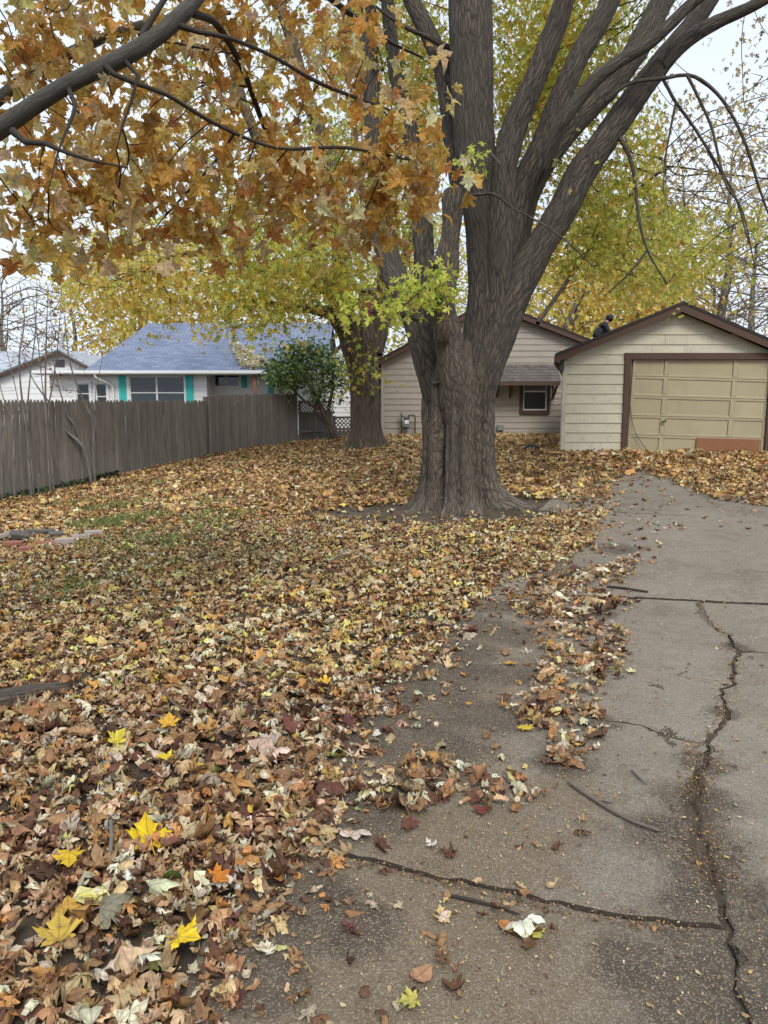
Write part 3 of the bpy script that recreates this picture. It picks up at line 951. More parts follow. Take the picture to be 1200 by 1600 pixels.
def roof_plane(name, corners, mat, parent, thick=.06):
    """a slab of roof with uv in metres; corners: eave-left, eave-right, ridge-right, ridge-left (any polygon)"""
    c = [Vector(p) for p in corners]
    e = (c[1] - c[0]).normalized()
    nrm = (c[1] - c[0]).cross(c[2] - c[0]).normalized()
    if nrm.z < 0: nrm = -nrm
    u = nrm.cross(e)
    if u.z < 0: u = -u
    n = len(c)
    V = [p for p in c] + [p - nrm * thick for p in c]
    fs = [tuple(range(n)), tuple(range(2 * n - 1, n - 1, -1))] + [(i, i + n, (i + 1) % n + n, (i + 1) % n) for i in range(n)]
    me = bpy.data.meshes.new(name)
    me.from_pydata([tuple(p) for p in V], [], fs)
    l = me.uv_layers.new(name='UVMap')
    for lo in me.loops:
        p = Vector(V[lo.vertex_index]) - c[0]
        l.data[lo.index].uv = (p.dot(e), p.dot(u))
    bm = bmesh.new(); bm.from_mesh(me); bmesh.ops.recalc_face_normals(bm, faces=bm.faces); bm.to_mesh(me); bm.free()
    return link(name, me, parent, mat)
def gable_fns(x0, x1, ze, xp, zp):
    def xl(z): return x0 if z <= ze else x0 + (xp - x0) * min(1, (z - ze) / (zp - ze))
    def xr(z): return x1 if z <= ze else x1 + (xp - x1) * min(1, (z - ze) / (zp - ze))
    return xl, xr
def window_unit(parent, x0, x1, z0, z1, Y, frame_mat, trim_mat, glass, trim=.07, mullions=(), rails=(), depth=.05, blind=None):
    """window > trim, frame, pane"""
    t = MB()
    t.box(x0 - trim, x0, Y - depth, Y + .04, z0 - trim, z1 + trim)
    t.box(x1, x1 + trim, Y - depth, Y + .04, z0 - trim, z1 + trim)
    t.box(x0, x1, Y - depth + .002, Y + .04, z1, z1 + trim)
    t.box(x0, x1, Y - depth - .01, Y + .04, z0 - trim, z0)
    w = t.build('window', trim_mat, parent)
    f = MB()
    s = .035
    f.box(x0, x0 + s, Y - .025, Y + .03, z0, z1); f.box(x1 - s, x1, Y - .025, Y + .03, z0, z1)
    f.box(x0 + s, x1 - s, Y - .025, Y + .03, z0, z0 + s); f.box(x0 + s, x1 - s, Y - .025, Y + .03, z1 - s, z1)
    for m in mullions: f.box(m - .03, m + .03, Y - .022, Y + .03, z0 + s, z1 - s)
    for q in rails: f.box(x0 + s, x1 - s, Y - .020, Y + .03, q - .018, q + .018)
    f.build('frame', frame_mat, w)
    xs = [x0 + s] + sum([[m - .03, m + .03] for m in mullions], []) + [x1 - s]
    zs = [z0 + s] + sum([[q - .018, q + .018] for q in rails], []) + [z1 - s]
    for i in range(0, len(xs), 2):
        for j in range(0, len(zs), 2):
            MB().box(xs[i], xs[i + 1], Y + .005, Y + .012, zs[j], zs[j + 1]).build('pane', glass, w)
            if blind:
                q = MB()
                z = zs[j] + .01
                q.box(xs[i], xs[i + 1], Y + .0015, Y + .004, zs[j] + (zs[j + 1] - zs[j]) * .35, zs[j] + (zs[j + 1] - zs[j]) * .40)
                q.build('blind', blind, w)
    return w

# ---- garage
YG = 15.0
gz0 = float(G(5.0, 15.0)) - .06
gX0 = P(881, 640, YG)[0]
gXp, gZp = P(1060, 487, YG)[0], P(1060, 487, YG)[2]
gX1 = 2 * gXp - gX0
gZe = P(881, 559, YG)[2]
garage = thing('garage', 'cream clapboard garage with brown gable trim and tan overhead door', 'garage')
dx0, dx1 = P(982, 640, YG)[0], P(1197, 640, YG)[0]
dzt = P(1080, 562, YG)[2]
xl, xr = gable_fns(gX0, gX1, gZe, gXp, gZp)
# wall with the door opening, side and back walls
w = MB()
w.prism_y([(gX0, gz0), (dx0, gz0), (dx0, dzt), (gX0, dzt)], YG, YG + .1)
w.prism_y([(dx1, gz0), (gX1, gz0), (gX1, dzt), (dx1, dzt)], YG, YG + .1)
w.prism_y([(gX0, dzt), (gX1, dzt), (gX1, gZe), (gXp, gZp), (gX0, gZe)], YG, YG + .1)
SK = .25          # the garage stands askew: its sides run back at a slant
for xa_ in (gX0, gX1 - .1):
    w.hexa([(xa_ + SK * y_, YG + y_, z_) if e == 0 else (xa_ + .1 + SK * y_, YG + y_, z_) for z_ in (gz0, gZe) for y_, e in ((.1, 0), (.1, 1), (6.6, 1), (6.6, 0))])
b_ = SK * 6.6
w.prism_y([(gX0 + b_, gz0), (gX1 + b_, gz0), (gX1 + b_, gZe), (gXp + b_, gZp), (gX0 + b_, gZe)], YG + 6.6, YG + 6.7)
w.build('wall', M['siding_garage'], garage)
sid_z0 = gz0 + .10
siding(garage, YG, xl, xr, sid_z0, gZp, .186, [(dx0 - .1, dx1 + .1, gz0 - 1, dzt + .1)], M['siding_garage'], .45)
MB().box(gX0 - .045, gX0 + .03, YG - .045, YG + .05, gz0, gZe + .02).build('corner_board', M['siding_garage'], garage)
MB().box(gX1 - .03, gX1 + .045, YG - .045, YG + .05, gz0, gZe + .02).build('corner_board', M['siding_garage'], garage)
for a, b in ((dx0 - .12, dx0), (dx1, dx1 + .12)):
    MB().box(a, b, YG - .06, YG + .09, gz0 - .05, dzt + .12).build('door_trim', M['trim_brown'], garage, .004)
MB().box(dx0 - .13, dx1 + .13, YG - .063, YG + .09, dzt + .002, dzt + .125).build('door_trim', M['trim_brown'], garage, .004)
# roof: slope 0.427, overhang in front .3
slope = (gZp - gZe) / (gXp - gX0)
ov = .24
rt = .10
zr = gZp + .17
def roofz(x): return zr - slope * abs(x - gXp)
xe0, xe1 = gX0 - ov, gX1 + ov
yf, yb = YG - .22, YG + 6.9
bs = SK * (yb - yf)
roof_plane('roof', [(xe0, yf, roofz(xe0)), (gXp, yf, zr), (gXp + bs, yb, zr), (xe0 + bs, yb, roofz(xe0))], M['roof_dark'], garage, .05)
roof_plane('roof', [(xe1, yf, roofz(xe1)), (gXp, yf, zr), (gXp + bs, yb, zr), (xe1 + bs, yb, roofz(xe1))], M['roof_dark'], garage, .05)
for sx, xe in ((-1, xe0), (1, xe1)):
    a = (xe, roofz(xe) - .055); b = (gXp, zr - .055)
    MB().prism_y([(a[0] - .0 * sx, a[1]), b, (b[0], b[1] - .14), (a[0], a[1] - .125)], yf + .012, yf + .05).build('rake_board', M['trim_brown'], garage)
    MB().bar((xe, yf + .06, roofz(xe) - .13), (xe + bs, yb - .02, roofz(xe) - .13), .025, .14).build('fascia', M['trim_brown'], garage)
    xi = gX0 if sx < 0 else gX1
    s = MB(); s.hexa([(xe, yf + .06, roofz(xe) - .21), (xi, yf + .06, roofz(xe) - .21 + slope * ov), (xi + bs, yb - .1, roofz(xe) - .21 + slope * ov), (xe + bs, yb - .1, roofz(xe) - .21),
                      (xe, yf + .06, roofz(xe) - .195), (xi, yf + .06, roofz(xe) - .195 + slope * ov), (xi + bs, yb - .1, roofz(xe) - .195 + slope * ov), (xe + bs, yb - .1, roofz(xe) - .195)])
    s.build('soffit', M['trim_brown'], garage)
# short black end of a broken gutter pipe at the corner
g = MB()
g.box(gX0 - .12, gX0 - .05, YG - .13, YG - .05, gZe - .26, gZe + .02)
g.bar((gX0 - .085, YG - .09, gZe), (xe0 + .02, YG - .16, gZe + .05), .07, .07)
g.build('downspout', M['metal_dark'], garage, .008)
# overhead door, hanging a little crooked: 5 x 3 panels
door = link('door', None, garage)
door.empty_display_size = .2
tag(door, 'crooked tan panelled overhead door')
dh = dzt - gz0 + .03
dw = dx1 - dx0
stx = [0.0, .245, .742, 1.0]
D = {}
def dbox(name, u0, u1, z0, z1, y0, y1, mat=None, bevel=.004):
    return MB().box(u0 - dw / 2, u1 - dw / 2, y0, y1, z0, z1).build(name, mat or M['door_tan'], door, bevel)
dbox('door_backing', -.03, dw + .03, -.1, dh + .04, .05, .07)
rows = 5
rh = dh / rows
for i in range(rows):
    for j in range(3):
        u0 = stx[j] * dw + .05; u1 = stx[j + 1] * dw - .05
        dbox('panel', u0, u1, i * rh + .03, (i + 1) * rh - .03, .030, .048)
for i in range(rows + 1):
    zc = i * rh
    for side in (-1, 1):        # each section has its own rail
        if (i == 0 and side < 0) or (i == rows and side > 0): continue
        z0 = zc - .042 if side < 0 else zc + .003
        dbox('rail', 0, dw, z0, z0 + .039, .016 + .002 * (side > 0), .049)
for i in range(rows):
    for j, sxx in enumerate(stx):
        u = sxx * dw
        a, b = (u, u + .06) if j == 0 else ((u - .06, u) if j == 3 else (u - .045, u + .045))
        dbox('stile', a, b, i * rh + .042, (i + 1) * rh - .042, .0135, .048)
hb = MB(); hb.bar((-dw / 2 + .245 * dw - .03, -.03, rh * 1.72), (-dw / 2 + .245 * dw + .05, -.035, rh * 1.78), .02, .03)
hb.bar((-dw / 2 + .245 * dw, .02, rh * 1.74), (-dw / 2 + .245 * dw, -.03, rh * 1.74), .02, .02)
hb.build('handle', M['metal_dark'], door, .003)
dbox('patch_board', dw * .50, dw * .965, .02, .36, -.008, .012, M['plywood'])
dbox('bottom_seal', 0, dw, -.06, .0, .02, .045, M['metal_dark'])
door.location = ((dx0 + dx1) / 2, YG - .02, gz0)
door.rotation_euler = (0, R(1.6), 0)
tube_obj('cable', [(dx0 + .02, YG - .035, gz0 + .95), (dx0 + .12, YG - .05, gz0 + .5), (dx0 + .42, YG - .06, gz0 + .05)], [.006] * 3, M['metal_dark'], garage, 5, .1)

# ---- taupe house behind
YH = 23.0
hz0 = float(G(2.0, 23.0)) - .02
hX0 = P(598, 640, YH)[0]
hXp, hZp = P(763, 478, YH)[0], P(763, 478, YH)[2]
hX1 = P(983, 640, YH)[0]
hZe = P(598, 566, YH)[2]
house = thing('house', 'taupe clapboard house with brown roof edge, behind the big trunk', 'house')
xl, xr = gable_fns(hX0, hX1, hZe, hXp, hZp)
w = MB()
w.prism_y([(hX0, hz0), (hX1, hz0), (hX1, hZe), (hXp, hZp), (hX0, hZe)], YH, YH + .1)
w.prism_y([(hX0, hz0), (hX1, hz0), (hX1, hZe), (hXp, hZp), (hX0, hZe)], YH + 8, YH + 8.1)
w.box(hX0, hX0 + .1, YH + .1, YH + 8, hz0, hZe); w.box(hX1 - .1, hX1, YH + .1, YH + 8, hz0, hZe)
w.build('wall', M['siding_house'], house)
wx0, wx1 = P(817, 620, YH)[0], P(854, 620, YH)[0]
wz0, wz1 = P(830, 641, YH)[2], P(830, 599, YH)[2]
siding(house, YH, xl, xr, hz0 - .448, hZp, .174, [(wx0 - .07, wx1 + .07, wz0 - .07, wz1 + .07)], M['siding_house'], .25)
MB().box(hX0 - .05, hX0 + .04, YH - .05, YH + .03, hz0, hZe).build('corner_board', M['siding_house'], house)
MB().box(hX0 - .02, hX1, YH - .012, YH + .05, hz0 - .9, hz0 - .46).build('foundation', M['stone_dark'], house)
window_unit(house, wx0, wx1, wz0, wz1, YH - .01, M['white_trim'], M['trim_brown'], M['glass'], .095, (), (wz0 + (wz1 - wz0) * .70,), .06)
cb = MB()
for k in range(7):
    a = wx0 + .04 + (wx1 - wx0 - .08) * k / 7
    cb.prism_y([(a, wz1 - .04), (a + .085, wz1 - .04), (a + .085, wz1 - .20), (a + .043, wz1 - .26), (a, wz1 - .20)], YH - .0065, YH - .0055)
cb.build('curtain', M['curtain'], house)
# roof
ovh = .25
sl = (hZp - hZe) / (hXp - hX0); sr = (hZp - hZe) / (hX1 - hXp)
zr2 = hZp + .16
xa, xb = hX0 - ovh, hX1 + ovh
za, zb = zr2 - sl * (hXp - xa), zr2 - sr * (xb - hXp)
yf, yb = YH - .25, YH + 8.4
roof_plane('roof', [(xa, yf, za), (hXp, yf, zr2), (hXp, yb, zr2), (xa, yb, za)], M['roof_dark'], house, .05)
roof_plane('roof', [(xb, yf, zb), (hXp, yf, zr2), (hXp, yb, zr2), (xb, yb, zb)], M['roof_dark'], house, .05)
for xe, ze in ((xa, za), (xb, zb)):
    MB().prism_y([(xe, ze - .055), (hXp, zr2 - .055), (hXp, zr2 - .20), (xe, ze - .18)], yf + .012, yf + .05).build('rake_board', M['trim_brown'], house)
    MB().prism_y([(xe, ze - .17), (hXp, zr2 - .19), (hXp, zr2 - .20), (xe, ze - .185)], yf + .052, YH).build('soffit', M['trim_brown'], house)
# awning over the window: sheathing, rows of shingles, fascia, brackets
ax0, ax1 = P(774, 590, YH)[0], P(868, 590, YH)[0]
az1 = P(820, 569, YH)[2]; az0 = az1 - .50
ayo = .62
aw = link('awning', None, house)
def aw_pt(u, t, lift=0):       # t: 0 at wall top, 1 at the lip
    return (ax0 + (ax1 - ax0) * u, YH - .03 - ayo * t, az1 + (az0 - az1) * t + lift)
m = MB()
m.hexa([aw_pt(0, 0, -.05), aw_pt(1, 0, -.05), aw_pt(1, 1, -.05), aw_pt(0, 1, -.05), aw_pt(0, 0, -.02), aw_pt(1, 0, -.02), aw_pt(1, 1, -.02), aw_pt(0, 1, -.02)])
m.build('sheathing', M['trim_brown'], aw)
rr = random.Random(4)
for row in range(6):
    t0, t1 = row / 6, min((row + 1.15) / 6, 1.03)
    u = -.02 if row % 2 else -.06
    while u < 1.0:
        u1 = min(u + rr.uniform(.085, .12), 1.015)
        a = max(u, -.015)
        l = rr.uniform(0, .006)
        MB().hexa([aw_pt(a, t0, -.018), aw_pt(u1 - .004, t0, -.018), aw_pt(u1 - .004, t1, -.012 + l), aw_pt(a, t1, -.012 + l),
                   aw_pt(a, t0, -.010), aw_pt(u1 - .004, t0, -.010), aw_pt(u1 - .004, t1, .006 + l), aw_pt(a, t1, .006 + l)]).build('shingle', M['shingle_piece'], aw)
        u = u1
MB().box(ax0, ax1, YH - ayo - .055, YH - ayo - .03, az0 - .13, az0 - .015).build('fascia', M['trim_brown'], aw)
for bx in (P(797, 600, YH)[0], ax1 - .05, ax0 + .05):
    b = MB()
    b.bar((bx, YH - .05, az0 - .42), (bx, YH - ayo + .02, az0 - .05), .05, .05)
    b.box(bx - .025, bx + .025, YH - .07, YH - .02, az0 - .48, az0 - .02)
    b.build('bracket', M['trim_brown'], aw)

# gas meter at the wall
mt = thing('gas_meter', 'grey gas meter with black pipes on taupe house wall', 'gas meter')
mx = P(635, 660, YH)[0]; my = YH - .22
mz1 = P(635, 654, YH)[2]; mz0 = P(635, 671, YH)[2]
b = MB()
b.box(mx - .10, mx + .10, my - .09, my + .06, mz0 + .05, mz1 - .02)
b.build('body', M['metal'], mt, .04)
MB().box(mx - .06, mx + .06, my - .115, my - .088, mz1 - .15, mz1 - .05).build('dial', M['white_trim'], mt, .01)
MB().box(mx - .085, mx + .085, my - .07, my + .05, mz1 - .03, mz1 + .03).build('head', M['metal_dark'], mt, .02)
lx, rx = P(627, 660, YH)[0], P(648, 660, YH)[0]
tz = P(635, 651, YH)[2]
tube_obj('pipe', [(lx, my, hz0 - .2), (lx, my, tz + .08)], [.022, .022], M['metal_dark'], mt, 8, .2)
tube_obj('pipe', [(lx, my, tz), (mx - .07, my, tz), (mx - .07, my, mz1)], [.02] * 3, M['metal_dark'], mt, 8, .06)
tube_obj('pipe', [(mx + .06, my, mz1), (mx + .06, my, tz + .04), (rx - .02, my, tz + .04), (rx, my, tz), (rx, my, hz0 - .2)], [.02] * 5, M['metal_dark'], mt, 8, .06)
tube_obj('pipe', [(mx + .03, my, mz0 + .08), (mx + .03, my, hz0 - .2)], [.025, .025], M['metal'], mt, 8, .2)
k = MB(); k.prism_y([(lx + .06 * math.cos(a * .785), tz + .10 + .06 * math.sin(a * .785)) for a in range(8)], my - .05, my + .03)
k.build('regulator', M['metal'], mt, .012)
ub = thing('utility_box', 'small grey utility box low on taupe wall right of trunk', 'utility box')
bx0, bx1 = P(776, 668, YH)[0], P(786, 668, YH)[0]
bz0, bz1 = P(780, 673, YH)[2], P(780, 663, YH)[2]
MB().box(bx0, bx1, YH - .13, YH - .02, bz0, bz1).build('body', M['metal'], ub, .01)
MB().box(bx0 + .015, bx1 - .015, YH - .142, YH - .131, bz0 + .015, bz1 - .02).build('lid', M['metal'], ub, .004)
MB().box((bx0 + bx1) / 2 - .02, (bx0 + bx1) / 2 + .02, YH - .10, YH - .05, hz0 - .1, bz0).build('conduit', M['metal'], ub)

# ---- white house with the blue roof, beyond the fence
YB = 27.4
bh = thing('house', 'white house with blue shingle roof and turquoise shutters beyond the fence', 'house')
bz0 = .1
bE = P(230, 580, 27)[2]
bX0, bX1 = P(132, 578, 27)[0], P(512, 578, 27)[0]
rL, rR = P(232, 505, 31), P(520, 505, 31)
wl, wr = P(78, 600, YB)[0], P(323, 600, YB)[0]
w = MB()
w.box(wl, wr, YB, YB + .12, bz0, bE)
w.box(wl, wl + .12, YB + .12, 34, bz0, bE)
w.box(wr - .12, wr, YB + .12, YB + 1.0, bz0, bE)
w.box(wr, bX1 - .3, YB + 1.0, YB + 1.12, bz0, bE)
w.box(bX1 - .42, bX1 - .3, YB + 1.12, 34, bz0, bE + .1)
w.build('wall', M['white_siding'], bh)
pw = [P(x, 600, YB)[0] for x in (203, 243, 247, 289)]
pz0, pz1 = P(240, 650, YB)[2], P(240, 588, YB)[2]
w1 = [P(x, 600, YB)[0] for x in (119, 140, 150, 167)]
v0, v1 = P(150, 640, YB)[2], P(150, 599, YB)[2]
siding(bh, YB, lambda z: wl, lambda z: wr, bz0 + .9, bE - .02, .2, [(pw[0] - .1, pw[3] + .1, pz0 - .1, pz1 + .1), (w1[0] - .08, w1[3] + .08, v0 - .08, v1 + .08)], M['white_siding'])
YR = YB + 1.0
sw = [P(x, 590, YR)[0] for x in (335, 374)]
s0, s1 = P(350, 604, YR)[2], P(350, 585, YR)[2]
siding(bh, YR, lambda z: wr, lambda z: bX1 - .3, bz0 + .9, bE - .02, .2, [(sw[0] - .08, sw[1] + .08, s0 - .08, s1 + .08)], M['white_siding'])
window_unit(bh, pw[0], pw[3], pz0, pz1, YB - .01, M['white_trim'], M['white_trim'], M['glass_blue'], .10, ((pw[1] + pw[2]) / 2,), ((pz0 + pz1) / 2 + .12,), .06, M['blind'])
window_unit(bh, w1[0], w1[1], v0, v1, YB - .01, M['white_trim'], M['white_trim'], M['glass'], .07, (), ((v0 + v1) / 2 + .1,))
window_unit(bh, w1[2], w1[3], v0, v1, YB - .01, M['white_trim'], M['white_trim'], M['glass'], .07, (), ((v0 + v1) / 2,))
window_unit(bh, sw[0], sw[1], s0, s1, YR - .01, M['white_trim'], M['white_trim'], M['glass'], .07, ((sw[0] + sw[1]) / 2,))
def shutter(x0, x1, z0, z1, Y):
    n = 3
    sh = MB().box(x0, x1, Y - .055, Y - .035, z0, z1).build('shutter', M['teal'], bh)
    for i in range(n):
        a = x0 + (x1 - x0) * i / n
        MB().box(a + .008, a + (x1 - x0) / n - .008, Y - .075, Y - .052, z0 + .01, z1 - .01).build('slat', M['teal'], sh, .006)
for a, b in ((186, 199), (290, 302)):
    shutter(P(a, 600, YB)[0], P(b, 600, YB)[0], pz0, pz1 + .08, YB)
for a, b in ((325, 333), (377, 386), (419, 428)):
    shutter(P(a, 600, YR)[0], P(b, 600, YR)[0], s0 - .05 - (.35 if a > 400 else 0), s1 + .06, YR)
roof_plane('roof', [(bX0, 26.95, bE + .02), (bX1, 26.95, bE + .02), (rR[0], 31, rR[2]), (rL[0], 31, rL[2])], M['roof_blue'], bh, .08)
roof_plane('roof', [(bX0, 35.0, bE + .02), (bX0, 26.95, bE + .02), (rL[0], 31, rL[2])], M['roof_blue'], bh, .08)
roof_plane('roof', [(bX1, 35.0, bE + .02), (bX0, 35.0, bE + .02), (rL[0], 31, rL[2]), (rR[0], 31, rR[2])], M['roof_blue'], bh, .08)
roof_plane('roof', [(wl - .4, 26.95, bE + .0), (bX0 + .6, 26.95, bE + .0), (bX0 + .6, 29.0, bE + .10), (wl - .4, 29.0, bE + .10)], M['roof_blue'], bh, .06)
MB().box(wl - .4, bX1, 26.86, 26.95, bE - .10, bE + .015).build('gutter', M['white_trim'], bh, .02)
MB().box(wl - .35, bX1, 26.96, YB, bE - .12, bE - .09).build('soffit', M['white_trim'], bh)
dsx = [P(x, 590, YB)[0] for x in (156, 162, 176, 177)]
tube_obj('downspout', [(dsx[0], 26.92, bE - .08), (dsx[0], 26.95, bE - .2), (dsx[2], YB - .1, bE - .48), (dsx[3], YB - .08, bE - .7), (dsx[3], YB - .08, .4)], [.045] * 5, M['white_trim'], bh, 8, .15)
# rear wing with a white gable turned to the yard
YW = 30.2
q0, q1, q2 = P(505, 570, YW), P(556, 520, YW), P(612, 575, YW)
w = MB(); w.prism_y([(q0[0], bz0), (q2[0], bz0), (q2[0], q2[2]), (q1[0], q1[2]), (q0[0], q0[2])], YW, YW + .15)
w.build('wall', M['white_siding'], bh)
xl, xr = gable_fns(q0[0], q2[0], q0[2], q1[0], q1[2])
siding(bh, YW, xl, xr, bz0 + .7, q1[2], .2, [], M['white_siding'])
roof_plane('roof', [(q0[0] - .15, YW - .15, q0[2]), (q1[0], YW - .15, q1[2] + .15), (q1[0], 35, q1[2] + .15), (q0[0] - .15, 35, q0[2])], M['roof_blue'], bh, .06)
roof_plane('roof', [(q2[0] + .15, YW - .15, q2[2]), (q1[0], YW - .15, q1[2] + .15), (q1[0], 35, q1[2] + .15), (q2[0] + .15, 35, q2[2])], M['roof_blue'], bh, .06)
# red brick chimney on the gable
c0, c1 = P(560, 500, 29.6), P(588, 468, 29.6)
ch = roof_plane('chimney', [(c0[0], 29.6, bz0), (c1[0], 29.6, bz0), (c1[0], 29.6, c1[2] + .3), (c0[0], 29.6, c1[2] + .3)], M['brick_red'], bh, .55)
MB().box(c0[0] - .06, c1[0] + .06, 29.5, 30.22, c1[2] + .3, c1[2] + .42).build('chimney_cap', M['stone_dark'], bh, .02)
tube_obj('post', [(P(398, 600, 27.1)[0], 27.1, .2), (P(398, 600, 27.1)[0], 27.1, bE - .1)], [.06, .06], M['brick_rose'], bh, 8, .5)

# ---- far white house at the left with the pale roof
YF = 33.0
fh = thing('house', 'far white house with pale grey roof and small attic vent', 'house')
f0, fp, f1 = P(-40, 600, YF), P(95, 551, YF), P(150, 578, YF)
w = MB(); w.prism_y([(f0[0], 0), (f1[0], 0), (f1[0], f1[2]), (fp[0], fp[2]), (f0[0], f0[2])], YF, YF + .2)
w.box(f0[0] - 6, f0[0], YF + .5, YF + .7, 0, f0[2])
w.build('wall', M['white_siding'], fh)
xl, xr = gable_fns(f0[0], f1[0], f1[2], fp[0], fp[2])
def fxl(z): return f0[0] if z <= f0[2] else f0[0] + (fp[0] - f0[0]) * min(1, (z - f0[2]) / (fp[2] - f0[2]))
siding(fh, YF, fxl, xr, 1.2, fp[2], .25, [], M['white_siding'])
for (xe, ze) in ((f0[0] - .3, f0[2] - .1), (f1[0] + .3, f1[2] - .12)):
    roof_plane('roof', [(xe, YF - .3, ze), (fp[0], YF - .3, fp[2] + .12), (fp[0], 42, fp[2] + .12), (xe, 42, ze)], M['roof_grey'], fh, .07)
    MB().prism_y([(xe, ze - .07), (fp[0], fp[2] + .05), (fp[0], fp[2] - .07), (xe, ze - .18)], YF - .29, YF - .25).build('rake_board', M['trim_brown'], fh)
pr = P(-120, 549, 37)
roof_plane('roof', [(-30, YF + .4, f0[2] - .05), (fp[0] - .4, YF + .4, f0[2] - .05), (fp[0] - .4, 37, pr[2]), (-30, 37, pr[2])], M['roof_grey'], fh, .08)
va, vb = P(88, 573, YF), P(101, 562, YF)
MB().box(va[0], vb[0], YF - .06, YF - .02, va[2], vb[2]).build('vent', M['glass'], fh)
pp = P(97, 548, 35)
tube_obj('flue_pipe', [(pp[0], 35, pp[2] - .4), (pp[0], 35, pp[2] + .35), (pp[0] + .14, 35, pp[2] + .85)], [.09, .09, .09], M['metal_pale'], fh, 10, .1)
pp = P(108, 553, 34)
tube_obj('vent_pipe', [(pp[0], 34, pp[2] - .3), (pp[0] + .02, 34, pp[2] + .1), (pp[0] + .15, 34, pp[2] + .2)], [.06] * 3, M['metal_pale'], fh, 8, .1)

# ------------------------------------------------------------------ fences
FA = np.array([-7.56, 15.0]); FB = np.array([P(324, 640, 19)[0], 19.0])
FD = (FB - FA) / np.linalg.norm(FB - FA)
FN = np.array([FD[1], -FD[0]])            # towards the yard
if FN[1] > 0: FN = -FN
ang = math.atan2(FD[1], FD[0])
def picket_mesh(name, w, h, tip):
    m = MB()
    m.prism_y([(-w / 2, 0), (w / 2, 0), (w / 2, h - tip), (w * .12, h), (-w * .12, h), (-w / 2, h - tip)], -.009, .009)
    return m.mesh(name, .002)
def picket_run(parent, a, b, top_a, top_b, w=.078, gap=-.004, tip=.07, h=2.1, seed=0, jit=.012):
    r = random.Random(seed)
    L = np.linalg.norm(b - a)
    d = (b - a) / L
    me = [picket_mesh('picket', w, h, tip), picket_mesh('picket', w * .98, h, tip * 1.1), picket_mesh('picket', w, h, tip * .85)]
    for q in me: q.materials.append(M['fence'])
    s = 0
    while s < L - w / 2:
        p = a + d * (s + w / 2)
        top = top_a + (top_b - top_a) * s / L + r.uniform(-jit, jit)
        o = link('picket', r.choice(me), parent)
        nrm = np.array([d[1], -d[0]])
        if nrm[1] > 0: nrm = -nrm
        o.location = (p[0] + nrm[0] * r.uniform(0, .006), p[1] + nrm[1] * r.uniform(0, .006), top - h)
        o.rotation_euler = (r.uniform(-.01, .01), r.uniform(-.0015, .0015), math.atan2(d[1], d[0]) + r.uniform(-.03, .03))
        s += w + gap
    for z in (.35, 1.0, 1.6):
        c = -nrm * .04
        zz = min(top_a, top_b) - 1.85 + z
        MB().bar((a[0] + c[0], a[1] + c[1], zz), (b[0] + c[0], b[1] + c[1], zz), .05, .08).build('rail', M['fence'], parent)
    n = max(2, int(L / 2.2) + 1)
    for i in range(n):
        p = a + d * L * i / (n - 1) - nrm * .10
        MB().box(p[0] - .05, p[0] + .05, p[1] - .05, p[1] + .05, -.4, min(top_a, top_b) - .06).build('post', M['fence'], parent, .004)
f1o = thing('picket_fence', 'long weathered grey stockade fence with pointed pickets behind bare saplings', 'fence')
FA2 = FA - FD * 3.2
t1 = P(0, 628, 15.0)[2] + .05; t2 = P(324, 628, 19)[2] + .04
picket_run(f1o, FA2, FB - FD * .04, t1, t2, seed=1)
f2o = thing('picket_fence', 'taller section of weathered grey stockade fence nearer the green shrub', 'fence')
FC = np.array([P(465, 640, 21.5)[0], 21.5])
picket_run(f2o, FB + FD * .03, FC, P(326, 616, 19)[2], P(465, 614, 21.5)[2], seed=2, tip=.05, jit=.006)
# gate panel with a lattice head
gt = thing('fence_gate', 'weathered board gate with lattice top at the fence end', 'gate')
FE = np.array([P(521, 640, 22.6)[0], 22.6])
gd = (FE - FC) / np.linalg.norm(FE - FC); gl = np.linalg.norm(FE - FC)
gn = np.array([gd[1], -gd[0]])
if gn[1] > 0: gn = -gn
gtop = P(480, 645, 21.9)[2]; glat = P(480, 628, 21.9)[2]; gbot = float(G(*FC)) - .1
def gp(s, z, off=0): return (FC[0] + gd[0] * s + gn[0] * off, FC[1] + gd[1] * s + gn[1] * off, z)
nb = 11
for i in range(nb):
    s = .04 + (gl - .08) * (i + .5) / nb
    MB().bar(gp(s, gbot), gp(s, gtop - random.uniform(0, .02)), (gl - .08) / nb - .008, .018, up=(gn[0], gn[1], 0)).build('board', M['fence2'], gt)
for z in (gbot + .42, gtop, glat):
    MB().bar(gp(0, z, .03), gp(gl, z, .03), .035, .07).build('rail', M['fence2'], gt)
MB().bar(gp(.05, gbot, .031), gp(.05, glat, .031), .07, .03, up=(gn[0], gn[1], 0)).build('stile', M['fence2'], gt)
def lattice(parent, p, l, z0, z1, mat, cell=.075):
    m = MB()
    h = z1 - z0
    k = -h
    while k < l:
        for sgn, off in ((1, .006), (-1, .014)):
            a, b = max(k, 0), min(k + h, l)
            if b - a > .02:
                za, zb = (z0 + (a - k), z0 + (b - k)) if sgn > 0 else (z1 - (a - k), z1 - (b - k))
                m.bar(p(a, za, off), p(b, zb, off), .028, .007, up=(gn[0], gn[1], 0))
        k += cell * 1.41
    o = m.build('lattice', mat, parent)
    o['kind'] = 'stuff'
    return o
lattice(gt, gp, gl, gtop, glat, M['fence2'])
lf = thing('lattice_fence', 'low sagging lattice fence between shrub and second tree', 'fence')
FG = np.array([P(600, 640, 23.2)[0], 23.2])
ld = (FG - FE) / np.linalg.norm(FG - FE); ll = np.linalg.norm(FG - FE)
def lp(s, z, off=0): return (FE[0] + ld[0] * s, FE[1] + ld[1] * s - off, z)
lz0, lz1 = float(G(*FE)) - .05, P(540, 652, 22.9)[2]
